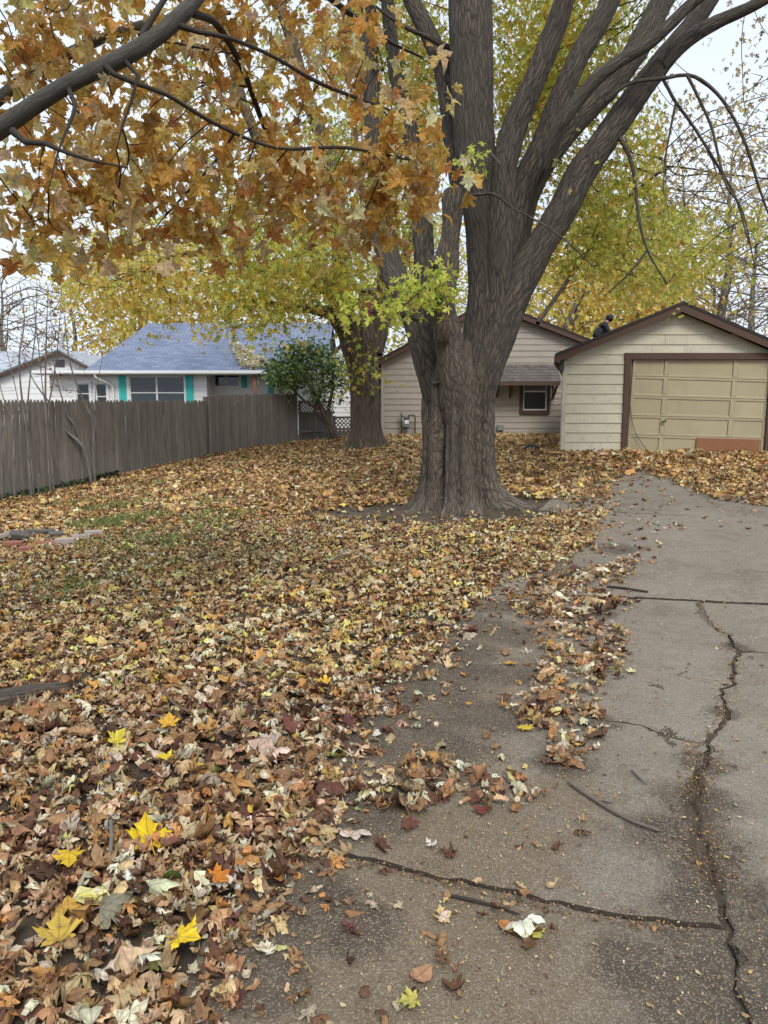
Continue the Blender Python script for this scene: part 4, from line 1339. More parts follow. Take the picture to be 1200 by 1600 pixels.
lattice(lf, lp, ll, lz0, lz1, M['fence2'], .085)
for z in (lz1, (lz0 + lz1) / 2, lz0 + .1):
    MB().bar(lp(0, z, .03), lp(ll, z, .03), .03, .06).build('rail', M['fence2'], lf)
for s in (.02, ll * .5, ll - .03):
    MB().bar(lp(s, lz0 - .2, -.04), lp(s, lz1 + .05, -.04), .08, .08, up=(0, 1, 0)).build('post', M['fence2'], lf)

# ------------------------------------------------------------------ trees
def colonize(seeds, att, step, infl, kill, iters=120, bias=(0, 0, 0), maxn=9000):
    """grow twigs from seed points towards attraction points; returns nodes, parents (-1 = on a limb)"""
    N = np.zeros((maxn + len(seeds) + 4000, 3))
    N[:len(seeds)] = seeds
    par = np.full(len(N), -1, int)
    nch = np.zeros(len(N), int)
    n = len(seeds)
    att = att.copy()
    best = np.full(len(att), 1e9); bi = np.zeros(len(att), int)
    for i in range(0, n, 400):
        d = np.linalg.norm(att[:, None] - N[None, i:min(i + 400, n)], axis=2)
        j = d.argmin(1); v = d[np.arange(len(att)), j]
        m = v < best
        best[m] = v[m]; bi[m] = j[m] + i
    bias = np.array(bias)
    stale = 0
    for it in range(iters):
        alive = best > kill
        act = alive & (best < infl)
        if not act.any() or n > maxn:
            break
        dirs = att[act] - N[bi[act]]
        dirs /= np.linalg.norm(dirs, axis=1)[:, None] + 1e-9
        acc = np.zeros((n, 3))
        np.add.at(acc, bi[act], dirs)
        g = np.unique(bi[act])
        g = g[nch[g] < 4]
        if not len(g):
            break
        dv = acc[g]
        dv /= np.linalg.norm(dv, axis=1)[:, None] + 1e-9
        dv = dv + bias + rng.normal(0, .18, dv.shape)
        dv /= np.linalg.norm(dv, axis=1)[:, None] + 1e-9
        k = len(g)
        N[n:n + k] = N[g] + dv * step
        par[n:n + k] = g
        np.add.at(nch, g, 1)
        d = np.linalg.norm(att[:, None] - N[None, n:n + k], axis=2)
        j = d.argmin(1); v = d[np.arange(len(att)), j]
        m = v < best
        best[m] = v[m]; bi[m] = j[m] + n
        n += k
        keep = best > kill
        att, best, bi = att[keep], best[keep], bi[keep]
        if not len(att):
            break
    return N[:n], par[:n], len(seeds)

def twig_mesh(name, N, par, nseed, r0=.004, ex=2.4, rmax=.06, sides=4, minlen=2):
    n = len(N)
    kids = [[] for _ in range(n)]
    for i in range(nseed, n):
        kids[par[i]].append(i)
    rp = np.zeros(n); size = np.ones(n)
    for i in range(n - 1, -1, -1):
        if kids[i]:
            rp[i] = sum(rp[c] ** ex for c in kids[i]) ** (1 / ex)
            size[i] = 1 + sum(size[c] for c in kids[i])
        else:
            rp[i] = r0
    rp = np.minimum(rp, rmax)
    Vs, Qs, Us = [], [], []
    off = 0
    stack = [(s, c) for s in range(nseed) for c in kids[s]]
    while stack:
        a, b = stack.pop()
        chain = [a, b]
        while kids[b]:
            ks = sorted(kids[b], key=lambda q: -size[q])
            for o in ks[1:]:
                stack.append((b, o))
            b = ks[0]
            chain.append(b)
        if len(chain) < minlen:
            continue
        p = N[chain]
        # relax the zig-zag of the growth
        q = p.copy()
        for _ in range(2):
            q[1:-1] = q[1:-1] * .4 + (q[:-2] + q[2:]) * .3
        rr = rp[chain].copy()
        rr[0] = min(rr[0], rr[1] * 1.25)
        rr[-1] *= .5
        sd = sides if rr[0] < .02 else sides + 2
        V, Q, U = tube_arrays(q, rr, sd, None, off)
        Vs.append(V); Qs.append(Q); Us.append(U)
        off += len(V)
    return mesh_np(name, np.vstack(Vs), np.vstack(Qs), uv=np.vstack(Us), smooth=True)

def cloud(spec, r, clump=1, clump_r=.3):
    """attraction points in ellipsoids given by photo position, depth, pixel radii, depth radius and count"""
    out = []
    for px, py, Y, rx, ry, rY, n in spec:
        m = max(2, n // clump) if clump > 1 else n
        d = r.normal(0, 1, (m, 3))
        d /= np.linalg.norm(d, axis=1)[:, None]
        d *= r.random((m, 1)) ** .42
        k = mpp(py, Y)
        c = P(px, py, Y) + d * [rx * k, rY, ry * k]
        if clump > 1:          # leaves gather in sprays with air between them
            c = c[r.integers(0, m, n)] + r.normal(0, 1, (n, 3)) * [clump_r, clump_r, clump_r * .55]
        out.append(c)
    return np.vstack(out)

def ridged_bark(amp, fu, fv, lump=.0):
    def fn(rr, th, L, p):
        R0 = rr.mean(1)[:, None]
        c, s = np.cos(th)[None, :], np.sin(th)[None, :]
        # wrap the noise round the limb so that the seam closes
        q = np.stack([np.broadcast_to(R0.mean() * c * fu, rr.shape), np.broadcast_to(R0.mean() * s * fu, rr.shape), np.broadcast_to(L[:, None] * fv, rr.shape)], -1).reshape(-1, 3)
        wob = vnoise(np.stack([q[:, 0] * .3 + 9, q[:, 1] * .3, q[:, 2] * 1.3], 1)) * 1.6
        q2 = q + np.stack([wob, -wob, np.zeros_like(wob)], 1)
        n1 = 1 - np.abs(2 * vnoise(q2) - 1)
        n2 = vnoise(q2 * 2.3 + 5)
        d = (n1 * .65 + n2 * .35 - .55) * amp
        big = (vnoise(np.stack([q[:, 0] * .16 + 31, q[:, 1] * .16 + 7, q[:, 2] * .4 + 3], 1)) - .5) * lump
        return rr + np.minimum(d.reshape(rr.shape), rr * .3) + big.reshape(rr.shape)
    return fn

def limb(parent, name, spec, mat, bark=(.022, 26, 2.6), n=None, step=.045, lump=.03, cap=True, slant=False):
    """spec: (px, py, half width in px, depth); slant: widths were read along the horizontal"""
    if slant:
        q = np.array([(a, b) for a, b, w, y in spec], float)
        t = np.gradient(q, axis=0)
        fct = np.clip(np.abs(t[:, 1]) / (np.linalg.norm(t, axis=1) + 1e-9), .6, 1)
        spec = [(a, b, w * k, y) for (a, b, w, y), k in zip(spec, fct)]
    pts = [P(a, b, y) for a, b, w, y in spec]
    rad = [w * mpp(b, y) for a, b, w, y in spec]
    if n is None:
        n = int(min(72, max(8, max(rad) * 2 * math.pi / .035)))
    st = max(step, min(rad) * .5) if max(rad) > .1 else .08
    amp = bark[0] * min(1, max(rad) / .2)
    o = tube_obj(name, pts, rad, mat, parent, n, st, ridged_bark(amp, bark[1], bark[2], lump * min(1, max(rad) / .2)), cap)
    return catmull(pts, rad, .25)[0]

def leaves_on(points, per, spread, r, size, pal, protos, sag=.6, var=.16, flat=.5):
    n = len(points) * per
    pos = np.repeat(points, per, 0) + r.normal(0, spread, (n, 3)) * [1, 1, .8]
    d = np.stack([r.normal(0, .6, n), r.normal(0, .6, n), -sag - r.random(n) * .5], 1)
    nr = np.stack([r.normal(0, .7, n), r.normal(-.2, .7, n), r.normal(flat, .5, n)], 1)
    return dict(pid=r.integers(0, len(protos), n), pos=pos, rot=basis(d, nr), scl=size * np.clip(r.lognormal(-.08, .28, n), .45, 1.6), col=palette(pal, n, r, var))
def take(L, m):
    return {k: v[m] for k, v in L.items()}
def leaf_parts(L, protos, k, mat, parent, depth_max=1e9):
    """the k leaves that show largest become parts of their own; returns the rest"""
    px, py, dep = proj(L['pos'])
    ok = (px > -20) & (px < 1220) & (py > -20) & (py < 1620) & (dep > .3)
    score = np.where(ok, L['scl'] / dep, 0)
    top = np.argsort(-score)[:k]
    for i in top:
        v, t, u = protos[L['pid'][i]]
        w = (v @ L['rot'][i].T) * L['scl'][i]
        me = mesh_np('leaf', w, t, uv=u, col=np.repeat(L['col'][i][None], len(v), 0))
        o = link('leaf', me, parent, mat)
        o.location = L['pos'][i]
    m = np.ones(len(px), bool)
    m[top] = False
    return take(L, m)

pr = np.random.default_rng(21)
PR_S1 = [leaf_proto(HALF_S1, False, pr, curl=pr.uniform(.2, 1.2), droop=pr.uniform(0, .3), jit=.03, center=False) for _ in range(14)]
PR_S2 = [leaf_proto(HALF_S2, False, pr, curl=pr.uniform(.2, 1.0), droop=pr.uniform(0, .3), jit=.03, center=False) for _ in range(10)]
PR_N0 = [leaf_proto(HALF_NX, True, pr, curl=pr.uniform(.4, 2.3), droop=pr.uniform(.1, .9), cup=pr.uniform(-.4, .6), jit=.03, stalk=True, center=False, fold=pr.uniform(0, .95), crumple=pr.uniform(.04, .15)) for _ in range(30)]
PR_Q = [leaf_proto(HALF_Q, False, pr, curl=pr.uniform(.1, .6), jit=.03, center=False) for _ in range(6)]

PAL_YG = [(4, (188, 188, 82)), (4, (210, 202, 96)), (2, (164, 174, 76)), (2, (218, 192, 86)), (1.2, (222, 178, 70)), (.7, (200, 162, 90)), (1.4, (204, 208, 128))]
PAL_GOLD = [(4, (228, 194, 92)), (3, (236, 210, 118)), (2, (210, 168, 74)), (2, (214, 204, 108)), (1, (196, 146, 70))]
PAL_GREENISH = [(2.5, (222, 200, 104)), (4, (192, 194, 90)), (3, (202, 204, 102)), (2, (214, 206, 116)), (1, (160, 174, 78)), (1, (214, 188, 94))]
PAL_ORANGE = [(5, (222, 176, 92)), (4, (212, 164, 84)), (4, (228, 198, 130)), (2, (196, 148, 84)), (3.4, (226, 206, 160)), (.6, (204, 142, 86)), (1.8, (216, 194, 112)), (1.4, (236, 200, 160))]
PAL_PALE = [(3, (200, 186, 150)), (2, (176, 160, 120)), (2, (206, 184, 110)), (1, (150, 128, 104))]

# ---- big silver maple
big = thing('maple_tree', 'huge multi-stemmed maple with deeply fluted trunk beside the driveway', 'tree')
tb = P(716, 760, 9.7)
tg = float(G(tb[0], 9.7))
def trunk_fn(rr, th, L, p):
    h = (p[:, 2] - tg)[:, None]
    T = th[None, :]
    def g(c, w):
        d = np.abs((T - c + math.pi) % (2 * math.pi) - math.pi)
        return np.exp(-(d / w) ** 2)
    wv = (vnoise(np.stack([np.full(len(L), 3.3), np.zeros(len(L)), L * 1.3], 1)) - .5)[:, None] * .35
    out = rr * (1 - .36 * g(math.pi - .60 + wv, .11) - .32 * g(math.pi + .80 - wv, .12) - .17 * g(math.pi - .10 + wv, .08) - .10 * g(math.pi - 1.15, .12)
                - .18 * g(math.pi + .42 + wv, .08) - .14 * g(math.pi - .33 - wv, .07) - .15 * g(.5, .2) - .12 * g(5.6, .2) - .08 * g(math.pi + 1.25, .1))
    out = out * (1 + .05 * g(math.pi - .3, .2) + .05 * g(math.pi + .2, .25))
    hh = np.maximum(h, 0)
    for c, w, a, s in ((math.pi / 2 + .35, .22, .22, .13), (math.pi - .42, .17, .20, .10), (math.pi + .05, .15, .17, .09), (math.pi + .38, .15, .15, .10),
                       (math.pi * 1.5 - .30, .22, .50, .16), (math.pi * 1.5 + .35, .3, .30, .2), (.3, .3, .3, .2), (math.pi / 2 - .5, .3, .28, .18)):
        out = out + a * np.exp(-hh / s) * g(c, w)
    out = out + .06 * np.exp(-hh / .25)
    return ridged_bark(.026, 38, 5.5, .05)(out, th, L, p)
tube_obj('trunk', [P(717, 812, 9.7), P(715, 760, 9.7), P(715, 700, 9.7), P(716, 640, 9.7), P(718, 595, 9.7), P(721, 570, 9.7), P(725, 545, 9.7), P(730, 525, 9.72)],
         [w * .00807 for w in (59, 56, 55, 55.5, 55, 48, 36, 14)], M['bark'], big, 170, .022, trunk_fn)
BK = (.018, 40, 6.0)
seeds_big = []
def L_(spec, name='limb', seed_from=3, **kw):
    p = limb(big, name, spec, M['bark_limb' if name == 'branch' or spec[-1][1] < 250 else 'bark'], BK, slant=name == 'limb' and spec[-1][1] < 0 and max(q[2] for q in spec) > 13, **kw)
    return p
A1 = L_([(718, 730, 10, 9.7), (700, 670, 20, 9.68), (682, 610, 25, 9.66), (667, 560, 24, 9.72), (654, 515, 22, 9.85), (638, 468, 21, 10.0), (614, 425, 20, 10.2), (602, 380, 19, 10.4), (594, 320, 17, 10.6), (588, 240, 15, 10.8), (580, 140, 14, 11), (575, 0, 12, 11.2), (570, -150, 8, 11.5)])
A2 = L_([(672, 540, 18, 10.0), (664, 480, 18, 10.2), (664, 430, 17, 10.3), (660, 360, 16, 10.4), (655, 300, 15, 10.5), (640, 200, 13, 10.7), (615, 90, 11, 10.9), (600, -60, 9, 11.1), (590, -200, 5, 11.3)])
B1 = L_([(722, 740, 10, 9.6), (718, 680, 18, 9.48), (710, 620, 23, 9.4), (704, 570, 22, 9.33), (697, 525, 21, 9.28), (692, 480, 17, 9.25), (695, 430, 16.5, 9.28), (703, 370, 16, 9.32), (708, 325, 17, 9.34), (707, 302, 15, 9.35), (705, 294, 10, 9.35)], lump=.08)
L_([(690, 425, 9, 9.24), (681, 413, 7, 9.18), (674, 402, 5, 9.12)], lump=.03)
L_([(690, 528, 13, 9.12), (694, 512, 12, 9.03), (697, 500, 6, 9.0)], lump=.08)
C1 = L_([(722, 720, 20, 9.7), (734, 650, 34, 9.66), (748, 570, 34, 9.64), (758, 500, 32, 9.66), (762, 450, 30, 9.68), (760, 390, 30, 9.7), (752, 320, 30, 9.7), (744, 250, 31, 9.7), (738, 150, 33, 9.7), (736, 60, 34, 9.75), (735, 0, 33, 9.8), (732, -120, 28, 9.9), (728, -300, 20, 10)])
C2 = L_([(728, 330, 20, 9.95), (715, 240, 19, 10), (704, 180, 16, 10.05), (692, 110, 15, 10.1), (668, 50, 14, 10.2), (640, -5, 13, 10.3), (600, -90, 10, 10.5), (560, -200, 5, 10.7)])
D1 = L_([(738, 680, 12, 9.6), (756, 590, 22, 9.55), (772, 500, 22, 9.55), (778, 450, 20, 9.52), (781, 390, 20, 9.5), (784, 320, 20, 9.5), (790, 255, 19.5, 9.5), (803, 205, 21, 9.5), (827, 146, 20, 9.45), (862, 58, 18, 9.4), (885, -10, 16, 9.35), (910, -110, 12, 9.3), (925, -230, 6, 9.2)])
E1 = L_([(755, 640, 14, 9.75), (772, 540, 20, 9.8), (790, 420, 19, 9.8), (804, 340, 19, 9.8), (821, 280, 21, 9.8), (850, 222, 20, 9.8), (879, 146, 19, 9.85), (908, 82, 18, 9.9), (949, 10, 17, 10), (990, -90, 12, 10.1), (1020, -200, 6, 10.2)])
F1 = L_([(750, 660, 14, 9.85), (770, 560, 20, 9.95), (796, 420, 22, 10), (816, 325, 22, 10.05), (848, 258, 22, 10.1), (897, 195, 24, 10.2), (967, 117, 23, 10.35), (1007, 58, 21, 10.5), (1045, -20, 19, 10.7), (1090, -120, 14, 10.9), (1120, -220, 8, 11)])
G1 = L_([(724, 730, 12, 9.66), (738, 660, 26, 9.62), (754, 590, 29, 9.6), (777, 520, 31, 9.6), (807, 450, 29, 9.6), (844, 385, 27, 9.6), (880, 327, 26, 9.6), (910, 270, 27, 9.6), (943, 222, 26, 9.6), (996, 146, 23, 9.6), (1040, 90, 20, 9.6), (1085, 35, 17, 9.65), (1125, -30, 14, 9.7), (1180, -120, 9, 9.8)])
G2 = L_([(1032, 102, 13, 9.55), (1075, 62, 12, 9.5), (1120, 35, 11, 9.5), (1165, 15, 9, 9.45), (1215, -10, 8, 9.4), (1300, -40, 5, 9.3)])
T1 = L_([(846, 262, 11, 9.45), (880, 190, 11.5, 9.25), (925, 130, 11, 9.2), (967, 96, 10, 9.2), (1010, 70, 10, 9.2), (1045, 40, 9, 9.2), (1085, 2, 8, 9.2), (1150, -40, 6, 9.1)])
DR = []
for sp in ([(945, 158, 5, 9.35), (985, 130, 4.5, 9.3), (1040, 122, 4.5, 9.3), (1075, 117, 4.2, 9.2), (1105, 132, 4, 9.2), (1135, 165, 3.6, 9.15), (1165, 225, 3.2, 9.1), (1185, 290, 2.6, 9.1), (1205, 350, 1.5, 9.1), (1215, 420, .8, 9.0)],
           [(1074, 118, 4, 9.2), (1090, 150, 3.4, 9.15), (1112, 200, 3.2, 9.1), (1124, 250, 3, 9.05), (1136, 292, 2.5, 9), (1160, 330, 1.8, 9), (1180, 420, .9, 8.9)],
           [(1030, 112, 4.5, 9.5), (1045, 140, 4, 9.5), (1056, 160, 3.8, 9.45), (1085, 200, 3.4, 9.4), (1122, 260, 3, 9.4), (1150, 310, 2.2, 9.3), (1170, 380, 1.2, 9.2)],
           [(960, 198, 6, 9.55), (975, 226, 5.5, 9.5), (988, 258, 5, 9.4), (994, 300, 4.2, 9.35), (998, 340, 3.6, 9.3), (1012, 392, 2.6, 9.2), (1042, 444, 1.6, 9.1)],
           [(1056, 160, 3, 9.45), (1048, 200, 2.6, 9.4), (1040, 245, 2.2, 9.35), (1036, 300, 1.4, 9.3)],
           [(1010, 392, 3, 9.2), (985, 425, 2.4, 9.15), (945, 462, 1.6, 9.1)],
           [(722, 308, 3.5, 9.38), (770, 303, 3.4, 9.2), (800, 325, 3, 9.1), (830, 340, 2.5, 9.05), (880, 372, 1.8, 8.9), (930, 420, 1, 8.8)],
           [(766, 238, 3.5, 9.38), (784, 262, 3.2, 9.15), (792, 300, 2.6, 9.0), (806, 345, 1.4, 8.9)],
           [(704, 76, 7, 9.9), (672, 60, 6, 9.8), (640, 46, 5, 9.7), (610, 28, 4, 9.6), (580, 4, 3, 9.5)],
           [(676, 600, 4, 9.4), (690, 596, 4, 9.3), (700, 590, 2, 9.2)],
           [(660, 500, 4, 9.6), (640, 498, 4, 9.3), (620, 490, 3, 9.1)],
           [(840, 505, 5, 9.6), (900, 420, 4.5, 10.6), (960, 330, 4, 11.4), (1040, 260, 2.5, 12)]):
    DR.append(L_([(a, b, w * .72, y) for a, b, w, y in sp], 'branch', n=8))
seeds_big = np.vstack([A1[10:], A2[8:], C1[14:], C2[3:], D1[10:], E1[10:], F1[10:], G1[10:], G2, T1[2:]] + DR[:6] + DR[8:9] + DR[11:])
spec_big = [(1000, 330, 11.2, 140, 110, 1.6, 250), (930, 380, 10.4, 70, 50, 1.0, 90), (1060, 400, 10.4, 70, 45, 1.2, 70), (960, 250, 12.5, 150, 110, 1.6, 240),
            (830, 120, 12.5, 80, 130, 1.6, 430), (900, 60, 13, 130, 100, 1.8, 360), (660, 130, 12.5, 60, 130, 1.4, 260), (1130, 200, 11, 70, 130, 1.6, 90),
            (560, 260, 12.5, 60, 120, 1.4, 110), (880, -200, 11.5, 350, 190, 2.6, 420), (600, -250, 12, 250, 180, 2.6, 220), (1250, 100, 11, 120, 250, 2, 140)]
rb = np.random.default_rng(31)
att = cloud(spec_big, rb, 7, .26)
N_, p_, ns_ = colonize(seeds_big, att, .16, 4.0, .26, 90, (0, 0, -.06), 7000)
crown = link('crown', twig_mesh('crown', N_, p_, ns_, .0045, 2.5, .05), big, M['twig'])
pts = np.vstack([att, N_[ns_:][rb.random(len(N_) - ns_) < .18]])
Lg = leaves_on(pts, 11, .18, rb, .075, PAL_YG, PR_S1, .5)
# the side over the garage is greener, the edge against the open sky thin and pale
px, py, dep = proj(Lg['pos'])
gm = (px > 860) & (py > 330)
Lg['col'][gm] = palette(PAL_GREENISH, gm.sum(), rb)
top_r = (px > 1040) & (py < 320)
Lg['col'][top_r] = palette(PAL_PALE, top_r.sum(), rb)
keep = ~top_r | (rb.random(len(px)) < .3)
Lg = take(Lg, keep)
# bright sprig that hangs before the trunk
spr = cloud([(660, 455, 8.9, 46, 24, .35, 30), (690, 440, 8.8, 22, 18, .25, 10), (612, 484, 8.9, 28, 13, .3, 10), (555, 478, 9.3, 30, 18, .4, 10), (735, 250, 8.9, 20, 22, .2, 5)], rb)
LIME = [(4, (206, 214, 92)), (3, (220, 220, 112)), (2, (184, 200, 84)), (1, (226, 206, 100))]
n2_, p2_, s2_ = colonize(np.vstack([DR[10][-3:], B1[3:6], DR[7][:3]]), spr, .08, 4, .1, 60, (0, 0, 0), 800)
sp_o = link('sprig', twig_mesh('sprig', n2_, p2_, s2_, .003, 2.5, .012), big, M['twig']); sp_o['kind'] = 'stuff'
Ls = leaves_on(spr, 6, .12, rb, .09, LIME, PR_S1, .35)
Ls = leaf_parts(Ls, PR_S1, 150, M['leaf_green'], sp_o)
if len(Ls['pid']):
    o = scatter_obj('foliage', PR_S1, **Ls, mat=M['leaf_green'], parent=sp_o); o['kind'] = 'stuff'
Lg = leaf_parts(Lg, PR_S1, 140, M['leaf_green'], crown)
o = scatter_obj('foliage', PR_S1, **Lg, mat=M['leaf_green'], parent=crown); o['kind'] = 'stuff'

# ---- second tree, further back
sec = thing('maple_tree', 'second forked maple with yellow-green crown beside the taupe house corner', 'tree')
sb = P(573, 700, 18.0); sgz = float(G(sb[0], 18))
def trunk2(rr, th, L, p):
    h = np.maximum(p[:, 2] - sgz, 0)[:, None]
    T = th[None, :]
    def g(c, w):
        d = np.abs((T - c + math.pi) % (2 * math.pi) - math.pi)
        return np.exp(-(d / w) ** 2)
    out = rr + .12 * np.exp(-h / .25) + .30 * np.exp(-h / .12) * (g(math.pi / 2 + .2, .3) + .5 * g(math.pi * 1.5, .3) + .4 * g(math.pi, .3))
    out = out * (1 - .08 * g(math.pi + .2 + L[:, None] * .2, .15))
    return ridged_bark(.035, 16, 1.4, .04)(out, th, L, p)
tube_obj('trunk', [P(574, 712, 18), P(572, 680, 18), P(571, 640, 18), P(570, 600, 18), P(567, 565, 18), P(562, 535, 18), P(558, 508, 18), P(556, 495, 18)],
         [w * .01497 for w in (24, 23, 22.5, 22.5, 25, 30, 28, 14)], M['bark2'], sec, 90, .05, trunk2)
B2 = (.03, 20, 2.4)
S1 = limb(sec, 'limb', [(555, 550, 16, 18), (542, 505, 16, 18), (533, 440, 14, 18), (530, 360, 13, 18.1), (520, 255, 11, 18.2), (503, 213, 10, 18.2), (487, 173, 10, 18.2), (470, 120, 9, 18.3), (449, 40, 9, 18.4), (428, -5, 8, 18.5), (400, -100, 5, 18.7)], M['bark2'], B2)
S2 = limb(sec, 'limb', [(580, 550, 18, 18), (593, 505, 17, 18.1), (604, 455, 16, 18.3), (605, 400, 16, 18.4), (600, 340, 15, 18.5), (592, 280, 13, 18.6), (580, 187, 11, 18.7), (567, 107, 10, 18.8), (555, 40, 9, 18.9), (545, -60, 6, 19)], M['bark2'], B2)
S3 = limb(sec, 'limb', [(546, 530, 15, 17.9), (528, 500, 13, 17.75), (510, 488, 10, 17.5), (480, 482, 7, 17.2), (445, 478, 5, 16.9), (400, 470, 3.5, 16.6), (350, 472, 2, 16.3)], M['bark2'], B2)
S4 = limb(sec, 'limb', [(540, 500, 12, 18), (512, 455, 9, 17.6), (475, 432, 7.5, 17.2), (420, 420, 6.5, 16.8), (375, 412, 5.5, 16.4), (320, 396, 4.5, 16), (255, 405, 3, 15.6), (215, 430, 1.5, 15.2)], M['bark2'], B2)
S5 = limb(sec, 'limb', [(545, 520, 13, 18.2), (505, 425, 11, 18.6), (460, 340, 10, 19), (417, 253, 9, 19.4), (400, 213, 8, 19.5), (380, 160, 7, 19.6), (350, 60, 5, 20), (320, -60, 3, 20.3)], M['bark2'], B2)
S6 = limb(sec, 'limb', [(598, 500, 11, 18.2), (622, 440, 9, 18.6), (640, 380, 8, 19), (665, 300, 6, 19.4), (690, 200, 4, 19.8)], M['bark2'], B2)
rs = np.random.default_rng(41)
spec2 = [(470, 440, 16.5, 110, 50, 1.8, 210), (330, 430, 15.8, 110, 45, 1.6, 170), (220, 440, 15.5, 70, 60, 1.6, 110), (540, 370, 17, 60, 60, 1.6, 90), (430, 330, 19, 110, 80, 2, 150),
         (570, 455, 17, 40, 25, 1, 18), (562, 562, 17.3, 16, 40, .4, 18), (500, 150, 19, 110, 120, 2.4, 190), (330, 330, 19, 130, 90, 2.4, 130), (620, 60, 19, 90, 90, 2, 120),
         (300, 120, 20, 160, 120, 2.4, 130), (470, -120, 19, 250, 120, 3, 200), (640, 300, 19.5, 50, 100, 1.6, 80), (390, 500, 15.5, 90, 22, 1, 60), (600, 410, 17.4, 50, 30, 1, 24), (130, 330, 20, 100, 100, 2, 70)]
att2 = cloud(spec2, rs, 7, .40)
N_, p_, ns_ = colonize(np.vstack([S1[6:], S2[6:], S3[3:], S4[3:], S5[4:], S6[4:]]), att2, .22, 6.0, .34, 90, (0, 0, -.05), 7000)
crown2 = link('crown', twig_mesh('crown', N_, p_, ns_, .007, 2.5, .06), sec, M['twig'])
pts = np.vstack([att2, N_[ns_:][rs.random(len(N_) - ns_) < .15]])
L2 = leaves_on(pts, 10, .26, rs, .12, PAL_YG, PR_S2, .5)
px, py, dep = proj(L2['pos'])
lm = (px < 330) & (rs.random(len(px)) < .75)
L2['col'][lm] = palette(PAL_GOLD, lm.sum(), rs)
o = scatter_obj('foliage', PR_S2, **L2, mat=M['leaf_green'], parent=crown2); o['kind'] = 'stuff'

# ---- orange maple whose trunk stands just outside the frame
fore = thing('maple_tree', 'orange-leaved maple reaching its smooth grey limb in from upper left', 'tree')
fx, fy = -2.75, 3.75
fz = float(G(fx, fy))
def trunk3(rr, th, L, p):
    h = np.maximum(p[:, 2] - fz, 0)[:, None]
    T = th[None, :]
    out = rr + .10 * np.exp(-h / .2) + .12 * np.exp(-h / .1) * (.5 + .5 * np.cos(T * 4 + 1))
    return ridged_bark(.010, 22, 4, .03)(out, th, L, p)
tube_obj('trunk', [(fx, fy, fz - .1), (fx, fy, fz + .5), (fx - .03, fy, fz + 1.4), (fx - .02, fy, fz + 2.4), (fx - .08, fy + .1, fz + 3.6), (fx - .1, fy + .2, fz + 5.2), (fx - .1, fy + .2, fz + 7)],
         [.24, .23, .21, .19, .15, .10, .04], M['bark_smooth'], fore, 40, .06, trunk3)
BF = (.006, 16, 6)
f1 = [np.array((fx + .02, fy, fz + 2.0)), np.array((fx + .3, fy, fz + 2.45))]
def fl(spec, name='limb', extra=None):
    pts = (extra or []) + [P(a, b, y) for a, b, w, y in spec]
    rad = ([.062, .052] if extra else []) + [w * (.8 if extra else .85) * mpp(b, y) for a, b, w, y in spec]
    n = int(min(28, max(7, max(rad) * 2 * math.pi / .022)))
    tube_obj(name, pts, rad, M['bark_smooth'] if max(rad) > .03 else M['twig'], fore, n, .05 if max(rad) > .03 else .06, ridged_bark(.006 * min(1, max(rad) / .06), 16, 6, .012 * min(1, max(rad) / .06)))
    return catmull(pts, rad, .12)[0]
Fm = fl([(-25, 218, 17.5, 3.68), (60, 160, 16.5, 3.68), (110, 130, 16, 3.68), (160, 106, 15.5, 3.7), (195, 88, 15, 3.72), (240, 60, 14, 3.75), (285, 22, 13, 3.8), (325, -25, 12, 3.9), (390, -110, 13, 4.1), (480, -230, 9, 4.4)], extra=f1)
Fb = [fl([(160, 100, 7, 3.68), (178, 116, 5.5, 3.66), (210, 130, 5, 3.7), (260, 148, 4.6, 3.8), (330, 190, 4.2, 4.0), (400, 222, 3.6, 4.2), (450, 233, 3.2, 4.3), (540, 231, 3, 4.5), (640, 250, 1.5, 4.7)], 'branch'),
      fl([(280, 40, 7, 3.78), (310, 50, 5, 3.8), (360, 60, 4.4, 3.9), (430, 90, 3.8, 4.2), (500, 130, 4, 4.6), (590, 165, 2.5, 5.0), (660, 190, 1.5, 5.2)], 'branch'),
      fl([(220, 58, 7, 3.75), (240, 25, 6, 3.8), (270, -20, 5, 3.9), (320, -90, 4, 4.2)], 'branch'),
      fl([(20, 205, 8, 3.6), (40, 222, 6, 3.55), (70, 224, 5.5, 3.5), (95, 235, 4.5, 3.5), (140, 250, 3.5, 3.5), (200, 262, 2, 3.6)], 'branch'),
      fl([(108, 140, 5, 3.66), (118, 165, 4, 3.6), (105, 200, 3.2, 3.55), (90, 240, 2.4, 3.5), (75, 300, 1.2, 3.45)], 'branch'),
      fl([(196, 96, 5, 3.7), (215, 118, 4, 3.7), (205, 160, 3, 3.7), (190, 200, 2.2, 3.7), (182, 235, 1.2, 3.7)], 'branch'),
      fl([(300, 20, 8, 3.85), (340, 40, 7, 4.2), (380, 110, 6, 4.6), (410, 190, 5, 5.0), (440, 260, 4, 5.3), (480, 320, 2.5, 5.6), (530, 350, 1.3, 5.8)], 'branch'),
      fl([(390, -110, 10, 4.1), (450, -60, 8, 4.5), (520, 0, 6, 5), (600, 60, 4, 5.4), (660, 90, 2, 5.6)], 'branch')]
e2 = [np.array((fx, fy, fz + 2.8)), np.array((fx + .3, fy + .2, fz + 3.4))]
Fh = fl([(-60, 20, 14, 4.1), (20, -40, 12, 4.3), (120, -120, 10, 4.6), (240, -220, 7, 5.0)], extra=e2)
e3 = [np.array((fx, fy + .1, fz + 2.3)), np.array((fx + .2, fy + .6, fz + 2.8))]
Fk = fl([(-20, 170, 12, 4.9), (60, 110, 10, 5.1), (160, 60, 8, 5.3), (260, 30, 6, 5.6), (360, 20, 4, 5.9)], extra=e3)
rf = np.random.default_rng(52)
